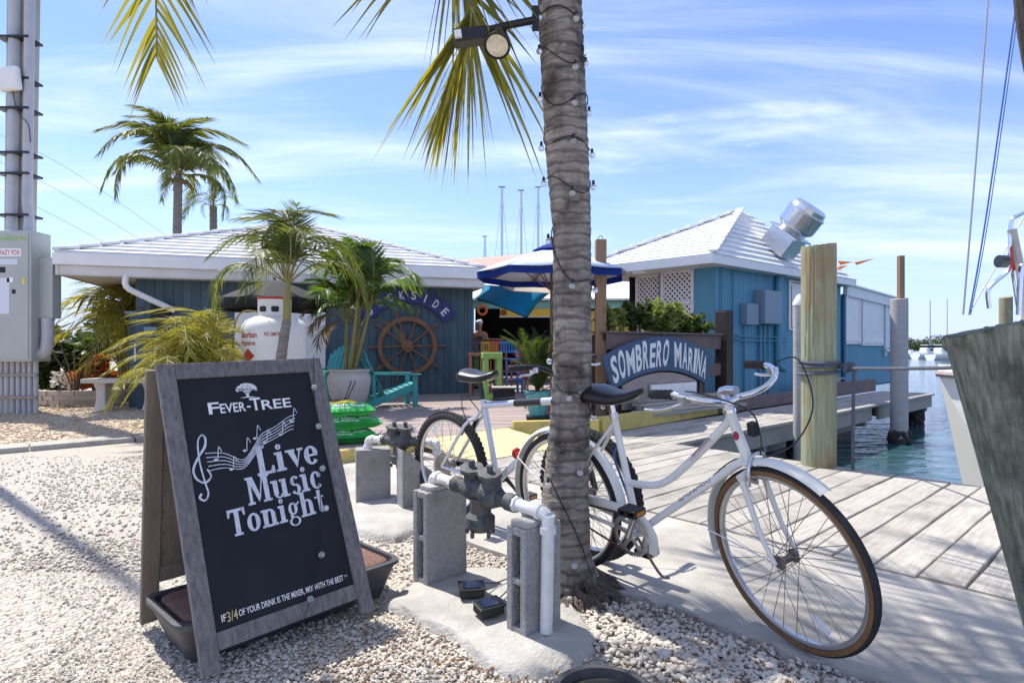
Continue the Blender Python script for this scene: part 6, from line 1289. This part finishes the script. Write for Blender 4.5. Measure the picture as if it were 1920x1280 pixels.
me, nr = fE[0]; ap_ = thing('areca_palm', 'small yellow palm sprig among the planter wall bushes', 'palm plant', RW(1.6,1.25,-.1))
for k in range(5): frond_obj(me, nr, ap_, Matrix.Rotation(k*1.3, 4, 'Z') @ Matrix.Rotation(-.7, 4, 'Y') @ Matrix.Scale(.42, 4), 'areca')
TSg = frame(RW(RL/2-.36,0,.13), rd, (0,0,1)); ss_ = thing('arched_sign', 'blue arched board with big white hand-painted capitals on the planter wall', 'sign', T=TSg); Rr = 3.2; zc_ = 1.23-Rr; half = .43
zf = (TSg.to_3x3() @ Vector((0,0,1))).dot(rn)
sb_ = arcband(Rr-.50, Rr, 90-math.degrees(half), 90+math.degrees(half), -.02, .02, 40); sb_.v = [p+Vector((0,zc_,0)) for p in sb_.v]; sb_.build('board', 'signblue', ss_)
def arch(v):
    a = pi/2-(v.x)/(Rr-.25); r = Rr-.25+v.y; return Vector((r*cos(a), zc_+r*sin(a), .0225*(1 if zf > 0 else -1)))
tx = MB(); xx = -1.20
word = 'SOMBRERO MARINA'; wid = {'I': .5, ' ': .7, 'M': 1.35, 'O': 1.05}; tot = sum(wid.get(c, 1) for c in word); kx = 2.4/tot
for i, c in enumerate(word):
    w_ = wid.get(c, 1)*kx
    if c != ' ': vs, fs = text_verts(c, .03); tx.add([arch(Vector((xx+w_*.08+v.x*w_*.84+(v.y-.5)*.05*(1 if i < 8 else -1), -.19+v.y*.38*(1+.08*sin(i*2.1)), 0))) for v in vs], fs)
    xx += w_
stuff(tx.build('lettering', 'signwhite', ss_))
gp = MB(); n = 20
pts = [((Rr-.53)*cos(a), zc_+(Rr-.53)*sin(a)) for a in [pi/2+.34-.68*k/n for k in range(n+1)]]; poly = [(pts[0][0],.2)]+pts+[(pts[-1][0],.2)]
gp.prism(poly[::-1], .03, TSg @ Matrix.Translation((0,0,-.03))).build('backing_panel', 'deckred', ss_, w=True); MB().bar(RW(RL*.26,.42,.17), RW(RL*.66,.42,.17), .03, .22).build('white_plate', 'white', ss_, w=True)
random.seed(2); 
for k in range(5):
    o_ = thing('timber_plank', ('loose grey plank, lowest of the pile under the marina sign','loose grey plank, second up in the pile under the marina sign','loose grey plank, third up under the marina sign','loose grey plank near the top of the pile under the marina sign','topmost loose plank under the marina sign')[k], 'plank', RW(1.2,DZ,.4), group='planks under the marina sign'); MB().bar(RW(.1+random.uniform(0,.2),DZ+.03+k*.045,.45-k*.04), RW(RL-.2+random.uniform(-.3,.2),DZ+.03+k*.045,.42-k*.03), .16, .038).build('board', 'plank', o_, w=True)
# ================================================================ pilings, rope, dock details
def piling(label, c, r, z0, z1_, mat, lean=(0,0), n=28, irr=.02, name='piling', cap=None, groove=0):
    o = thing(name, label, 'piling', c); rn_ = np.random.RandomState(int(r*1000)+n); rings = []; ph_ = rn_.uniform(0,6,4); m = 60 if groove else 26
    for i in range(m+1):
        z = z0+(z1_-z0)*i/m; f = (z-z0); rings.append([Vector((r*(1+irr*sin(2*a+ph_[0])+irr*.7*sin(5*a+ph_[1]+z*.6)+irr*.4*sin(11*a+ph_[2]))*cos(a)*(1 if i < m else .985)+lean[0]*z, r*(1+irr*sin(2*a+ph_[0])+irr*.7*sin(5*a+ph_[1]+z*.6)+irr*.4*sin(11*a+ph_[2]))*sin(a)*(1 if i < m else .985)+lean[1]*z, z+(.02*sin(a+1) if i == m else 0))) for a in [2*pi*k/n for k in range(n)]])
    if groove:      # drying checks: narrow grooves that wander and fade along the trunk
        for c_ in range(26):
            a0_, w_, zc2, hl = rn_.uniform(0,n), rn_.choice([1,1,2]), rn_.uniform(z0,z1_), rn_.uniform(.3,1.4); dep = groove*rn_.uniform(.4,1.3)
            for i in range(m+1):
                z = z0+(z1_-z0)*i/m; f_ = max(0,1-abs(z-zc2)/hl)
                for q_ in range(w_):
                    kk = int(a0_+1.5*sin(z*3+c_)+q_) % n; p = rings[i][kk]; cx2 = Vector((lean[0]*p.z, lean[1]*p.z, p.z)); rings[i][kk] = p+(cx2-p).normalized()*dep*f_**.5
        for kk in range(n): rings[-1][kk].z += rn_.uniform(-.006,.004); rings[-2][kk].z += rn_.uniform(-.003,.003)
    loft(rings).build('shaft', mat, o, smooth=True, sharp=60 if not groove else 75); return o
def mussels(o, r, z0, z1_, n, seed):
    rnd = random.Random(seed); mb = MB()
    for k in range(n):
        a = rnd.uniform(0,6.3); z = rnd.uniform(z0, z1_); mb.ball((r*cos(a), r*sin(a), z), rnd.uniform(.025,.055), 4, (1,1,1.4))
    stuff(mb.build('mussel_crust', 'mussel', o))
gpl = G(1538,876); big = piling('tall greenish timber piling with blue rope loops round it', Vector((gpl.x+.01,gpl.y+.05,0)), .146, -1.6, 2.0, 'pilegreen', n=110, irr=.012, groove=.008)
q = P(1498,700,8.4); o = piling('slim grey piling with white cone cap beside the green piling', Vector((q.x,8.4,0)), .075, -1.6, 1.70, 'pilegrey', irr=.003); MB().lathe([(.08,1.66),(.082,1.70),(.03,1.80),(.005,1.82)], 20).build('cone_cap', 'white', o, smooth=True)
q = P(1686,700,11.05); o = piling('round grey piling with a thin post on top at the dock corner', Vector((q.x,11.05,0)), .145, -2, 1.97, 'pilegrey', irr=.003); MB().box((.03,0,2.35), (.09,.09,.82)).build('post_stub', 'postwood', o); mussels(o, .15, ZW-.05, ZW+.22, 70, 3)
o = piling('mussel-crusted dark piling under the far dock end', ST(10.2,-.25), .15, -2, -.1, 'pilewet'); mussels(o, .16, ZW-.1, ZW+.45, 160, 4)
o = piling('dark wet piling under the dock behind green piling', ST(1.6,-.3), .14, -2, -.1, 'pilewet'); mussels(o, .15, ZW-.1, ZW+.4, 130, 5); o = piling('dark wet piling under the middle of the dock', ST(4.2,-.35), .14, -2, -.1, 'pilewet'); mussels(o, .15, ZW-.1, ZW+.35, 90, 8)
nr_ = piling('massive weathered leaning piling at the right frame edge', Vector((1.735,1.66,0)), .185, -1.2, 1.15, 'pilenear', lean=(-.24,.05), n=150, irr=.018, groove=.012)
for v_ in nr_.children[0].data.vertices:
    if v_.co.z > 1.1: v_.co.z += .12*(v_.co.x+.27)-.16*(v_.co.y-.06)
dpst = piling('distant green piling top showing over the near leaning piling', Vector((P(1886,560,9).x,9,0)), .085, -1.5, 1.83, 'pilegreen')
rp = thing('mooring_rope', 'dark blue rope tied round the green piling and stretched to the right', 'rope', gpl)
gc = Vector((gpl.x+.01,gpl.y+.05,0))
for k, z in enumerate((.945,.915,.845)): MB().tube([(gc.x+.163*cos(a),gc.y+.163*sin(a),z+.012*sin(a+k)) for a in [j*2*pi/30 for j in range(30)]], .015, 8, closed=True).build('loop', 'rope', rp, smooth=True, w=True)
kn = P(1588,690,5.2); MB().tube(smoothpath([gc+Vector((.15,-.06,.90)), kn+Vector((-.02,0,.03)), kn+Vector((.03,-.03,.04)), kn+Vector((.06,.02,.0)), kn+Vector((.01,.03,-.03)), kn+Vector((-.03,-.02,0)), kn+Vector((.02,-.03,.03)), kn+Vector((.07,0,-.01)), P(1603,697,5.2)], 5), .016, 8).build('knot', 'rope', rp, smooth=True, w=True)
MB().tube(smoothpath([P(1590,690,5.2), P(1660,691,4.6), P(1740,690,4.0), P(1800,688,3.4), P(1860,684,2.4)], 5), .013, 8).build('taut_line', 'rope', rp, smooth=True, w=True); MB().tube(smoothpath([P(1601,692,5.2), P(1600,760,5.2), P(1599,880,5.2), P(1599,990,5.2)], 5), .0145, 8).build('hanging_end', 'rope', rp, smooth=True, w=True)
for i, (s, t, z, lab) in enumerate(((7.3,-1.35,.34,'pale plank lying on brown beam by teal annex'),(7.9,-1.3,.34,'pallet board on brown beam below white shutters'),(8.5,-1.4,.37,'top pallet board by the annex corner'))):
    o_ = tag(MB().bar(ST(s-.5,t,z), ST(s+.5,t+.05,z), .14, .035).build('loose_board', 'plank'), lab, 'board', 'boards left on the beam')
# ---- moored boat behind the leaning piling
bo = ST(1.2,2.2,ZW); TB = frame(bo, B, None, (0,0,1)); bt_ = thing('moored_boat', 'white boat bow with steel rails moored behind the leaning piling', 'boat', T=TB)
sec = []
for i in range(15):
    f = i/14; x = f*7.5; hb_ = 1.15*min(1,(f*2.2)**.6)+.02; zt = 1.52-.25*f; sec.append([(x+(.0 if zz > .5 else .35*(1-f)),yy*hb_,zz*zt) for yy, zz in ((-.05,-.25),(-.55,.1),(-.85,.5),(-1,1),(-.96,1.03),(0,1.06),(.96,1.03),(1,1),(.85,.5),(.55,.1),(.05,-.25))])
hu = loft(sec).build('hull', 'boatwhite', bt_, smooth=True, sharp=50); MB().tube([(p[3][0],p[3][1],p[3][2]+.0) for p in sec], .03, 6).build('rub_rail', 'deckred', hu); MB().box((3.6,0,1.75), (2.6,1.3,.6)).build('cabin', 'boatwhite', bt_, bevel=.08)
MB().cyl((3.2,0,1.4), (3.2,0,10), .06, n=10).build('mast', 'alloy', bt_)
invb = PM[bt_].inverted()
def bp(u, v, d): return invb @ P(u, v, d)
def btube(pts, r, mat, nm): return MB().tube(smoothpath([bp(*p) for p in pts], 4), r, 8).build(nm, mat, bt_, smooth=True)
btube([(1855,578,5.3),(1852,548,5.3),(1862,532,5.3),(1892,505,5.3),(1894,470,5.3),(1896,420,5.3),(1905,406,5.3),(1940,392,5.3)], .017, 'chrome', 'bow_rail'); btube([(1908,575,5.3),(1895,490,5.3)], .012, 'chrome', 'rail_strut'); btube([(1897,430,5.3),(1915,520,5.3),(1925,600,5.3)], .035, 'pilegrey', 'wooden_spar'); btube([(1910,590,5.2),(1914,510,5.2),(1922,495,5.2),(1960,490,5.2)], .02, 'chrome', 'bow_rail')
MB().cyl(bp(1872,490,5.2), bp(1886,490,5.2), .055, n=12).build('black_horn', 'boatdark', bt_); MB().add([bp(1893,465,5.25), bp(1897,460,5.25), bp(1905,505,5.25), bp(1898,512,5.25)], [(0,1,2,3)]).build('red_flag', 'redprint', bt_)
btube([(1806,590,5.6),(1830,300,5.6),(1857,-60,5.6)], .008, 'wire', 'forestay'); btube([(1817,590,5.6),(1850,400,5.6),(1908,-10,5.6)], .007, 'ropeblue', 'halyard'); btube([(1820,590,5.5),(1855,400,5.5),(1912,0,5.5)], .004, 'ropeblue', 'halyard'); btube([(1815,590,5.7),(1890,460,5.7),(1960,330,5.7)], .006, 'wire', 'lifeline')
btube([(1912,-80,3.6),(1925,60,3.6),(1960,240,3.6)], .045, 'darkpost', 'boom')
# ---- far motor boats
for (u, d, L, cab, lab) in ((1706,92,4.2,False,'small open white motorboat far across the water'),(1752,88,6.5,True,'white cabin cruiser moored in front of mangroves'),(1778,80,5.5,True,'nearest white cruiser partly behind the leaning piling')):
    mbz = thing('motorboat', lab, 'boat', T=Matrix.Translation(((u-960)/F*d,d,ZW)) @ Matrix.Rotation(.15, 4, 'Z'), group='motorboats at anchor')
    loft([[(-L/2+L*i/10,yy*.9*(1 if i < 6 else 1-((i-5)/5.2)**2),zz*(1+.35*(i/10)**2)) for yy, zz in ((-.5,-.15),(-.9,.35),(-1,.75),(1,.75),(.9,.35),(.5,-.15))] for i in range(11)]).build('hull', 'boatwhite', mbz)
    if cab: MB().box((-.3,0,1.25), (L*.5,1.3,.75)).build('cabin', 'boatwhite', mbz, bevel=.15); MB().box((-.2,-.67,1.35), (L*.36,.03,.28)).build('window', 'boatdark', mbz); MB().box((-.6,0,2.05), (L*.34,1.3,.07)).build('hard_top', 'boatwhite', mbz); MB().box((-.6,0,1.82), (L*.28,1.1,.4)).build('screen', 'boatdark', mbz)
    else: MB().box((0,0,1.05), (.6,.6,.5)).build('console', 'boatwhite', mbz); MB().box((-L/2,0,.7), (.3,.4,.9)).build('outboard', 'boatdark', mbz)
for (u, vt, d, lab) in ((1744,562,120,'thin white mast far behind the leaning piling'),(1776,560,140,'thinner mast near the frame edge over mangroves')):
    sb = thing('sailboat', lab, 'sailboat', ((u-960)/F*d,d,ZW), group='far sailing boats'); zt = H+(V0-vt)/F*d-ZW; MB().cyl((0,0,.6), (0,0,zt), .10, .07, 8).build('mast', 'wire', sb); loft([[(-4+8*i/8,yy*1.1*sin(pi*(.1+.85*i/8)),zz) for yy, zz in ((-.5,-.2),(-1,1),(1,1),(.5,-.2))] for i in range(9)]).build('hull', 'boatwhite', sb)
# ================================================================ far left: service pole and cabinet
sp0 = Vector((-8.42,10.1,0)); up_ = thing('utility_pole', 'grey concrete service pole carrying strapped pipes above the cabinet', 'utility pole', sp0)
MB().bar((-.12,.25,-.1), (.04,.25,9), .27, .30, (0,1,0)).build('shaft', 'poleconc', up_, bevel=.02)
for x, r, y in ((-.07,.085,.04),(.21,.075,.02),(-.22,.03,.1)): MB().tube([(x,y,2.6 if x != .21 else 3.4),(x+.04,y,6),(x+.07,y,9)] if x != .21 else [(.36,y-.15,2.45),(.33,y-.12,2.9),(.24,y,3.25),(.21,y,3.5),(.24,y,6),(.27,y,9)], r, 12).build('conduit', 'greypipe', up_, smooth=True)
for z in (3.3,4.0,4.35,5.1,5.6,6.3): MB().bar((-.26,.1,z), (.28,.1,z), .34, .035).build('strap', 'black', up_)
MB().box((.02,-.12,5.55), (.36,.12,.40), Matrix.Rotation(-.12, 3, 'Y')).build('antenna_panel', 'tank', up_, bevel=.04); MB().tube(smoothpath([(.05,-.1,5.4),(.15,-.1,5.0),(.32,-.1,4.8),(.36,-.1,4.5)], 5), .008, 5).build('loose_wire', 'black', up_)
cbn = thing('electrical_cabinet', 'large grey-green electrical cabinet with stickers on a bundle of pipes', 'cabinet', sp0+Vector((.22,-.25,0)))
MB().box((-.12,0,1.90), (1.12,.42,2.12)).build('case', 'greybox', cbn, bevel=.015); dr_ = MB().box((-.12,-.215,1.90), (1.04,.015,2.04)).build('door', 'greybox', cbn, bevel=.005)
MB().bar((.54,.05,1.55), (.54,.05,2.55), .24, .2, (0,1,0)).build('side_trough', 'greybox', cbn, bevel=.01); MB().tube(smoothpath([(.54,0,1.55),(.54,0,1.2),(.5,0,1.0),(.38,0,.95)], 5), .09, 12).build('side_pipe', 'greypipe', cbn, smooth=True)
for k in range(11): MB().cyl((-.6+k*.095,.0,-.05), (-.6+k*.095,.0,.85), .036, n=8).build('pipe', 'greypipe', cbn, smooth=True)
for z in (.25,.62): MB().bar((-.66,-.06,z), (.42,-.06,z), .03, .04).build('clamp_bar', 'steel', cbn)
yd = -.2245
def stick(x, z, w_, h_, mat, s=None, tm_='redprint'):
    MB().box((x,yd,z), (w_,.003,h_)).build('sticker', mat, dr_)
    if s: vs, fs = text_verts(s, .01); MB().add([Vector((x-w_*.46+v.x*w_*.92, yd-.003, z-h_*.32+v.y*h_*.64)) for v in vs], fs).build('sticker_lettering', tm_, dr_)
stick(.08,2.60,.42,.13,'printwhite','CRAZY FOX'); stick(.05,2.45,.36,.09,'sticker'); stick(-.08,1.9,.36,.58,'sticker'); stick(-.02,2.32,.11,.09,'dark'); stick(.11,2.16,.10,.08,'printwhite'); stick(.33,2.14,.04,.1,'bagyellow'); stick(.17,1.97,.06,.07,'dark')
vs, fs = text_verts('Dockside', .01); MB().add([Vector((-.22+v.x*.6, yd-.001, 2.79+v.y*.1)) for v in vs], fs).build('cabinet_lettering', 'lime', dr_)
ov = thing('overhead_wires', 'thin overhead wires slanting across the sky behind the pole', 'wires', (-8,14,8))
for k, (v0, v1) in enumerate(((240,560),(290,590),(340,620))): MB().tube(smoothpath([P(-30,v0,22), P(150,v0+90,26), P(420,v1-40,34)], 5), .012, 4).build('wire', 'greypipe', ov, w=True)
# ---- bench, brick edging, timbers, bollards
bn_ = thing('stone_bench', 'pale concrete bench on the tan gravel left of the sign', 'bench', (-6.75,10.3,0)); MB().box((.12,0,.50), (1.35,.40,.075)).build('seat', 'stone', bn_, bevel=.012)
for x in (-.28,.55): loft([rrect(.11,.14,.02,0,2), rrect(.085,.11,.02,.12,2), rrect(.08,.10,.02,.34,2), rrect(.11,.14,.02,.462,2)]).xf(Matrix.Translation((x,0,0))).build('leg', 'stone', bn_)
bw_ = thing('brick_edging', 'low curved edging of tan bricks round the plant bed', 'edging', (-8.3,11.6,0)); bme2 = MB().box((0,0,.045), (.26,.13,.085)).mesh('brick'); bme2.materials.append(MATS['brick']); random.seed(4)
for row in range(3):
    for k in range(9):
        a = radians(200+k*15+row*7.5); inst('brick', bme2, bw_, Matrix.Translation((.95*cos(a)+random.uniform(-.02,.02), .62*sin(a)+.1, row*.088)) @ Matrix.Rotation(a+pi/2+random.uniform(-.06,.06), 4, 'Z'))
e0, e1_ = Vector((-7.4,4.6,0)), Vector((-3.05,8.35,0)); n = 6
for k in range(n):
    a_, b_ = e0.lerp(e1_, k/n), e0.lerp(e1_, (k+.985)/n); lab = ('grey landscape timber nearest the left frame edge','grey landscape timber second from left frame edge','grey landscape timber third from left frame edge','grey landscape timber fourth from left frame edge','grey landscape timber fifth along the gravel bed','grey landscape timber ending by the sandwich board')[k]
    tag(MB().bar(a_+Vector((0,0,-.012)), b_+Vector((0,0,-.012)), .36, .08).build('edging_timber', 'plank', bevel=.015), lab, 'timber', 'timbers edging the gravel bed')
bd2 = thing('bollard', 'short dark brown bollard behind the sign top left', 'bollard', (-5.55,9.2,0)); MB().lathe([(.085,0),(.085,1.15),(.075,1.2),(.02,1.22)], 16).build('post', 'darkpost', bd2, smooth=True, sharp=50)
sc2 = thing('slate_counter', 'slate blue boarded counter end with a white SLOW notice', 'counter', (-6.75,10.95,0)); MB().box((.1,0,.83), (.44,.5,1.66)).build('case', 'slate', sc2, bevel=.01); MB().box((.1,0,1.69), (.52,.6,.05)).build('top', 'bluegrey', sc2)
nt_ = MB().box((.12,-.262,.98), (.26,.012,.32)).build('notice', 'printwhite', sc2); vs, fs = text_verts('SLOW', .02); MB().add([Vector((.015+v.x*.21, -.271, 1.05+v.y*.06)) for v in vs], fs).build('notice_lettering', 'dark', nt_); MB().box((.12,-.2695,.94), (.13,.004,.12)).build('notice_picture', 'blackmatte', nt_)
ow = tag(MB().box((-8.0,12.6,.18), (.22,.25,.45)).build('timber_stump', 'postwood', bevel=.03), 'squat brown timber stump at the left end of brick edging', 'stump')

fp_ = thing('flag_pole', 'slim pole standing left of the view whose shadow crosses the gravel', 'pole', (-6.0,6.3,0)); MB().tube([(0,0,-.1),(0,0,6),(0,0,11.5)], [.06,.05,.04], 12).build('shaft', 'pilegrey', fp_, smooth=True); MB().ball((0,0,11.55), .07, 8).build('finial', 'gold', fp_, smooth=True); MB().lathe([(.14,-.02),(.14,.03),(.07,.05)], 16).build('base_flange', 'steel', fp_)
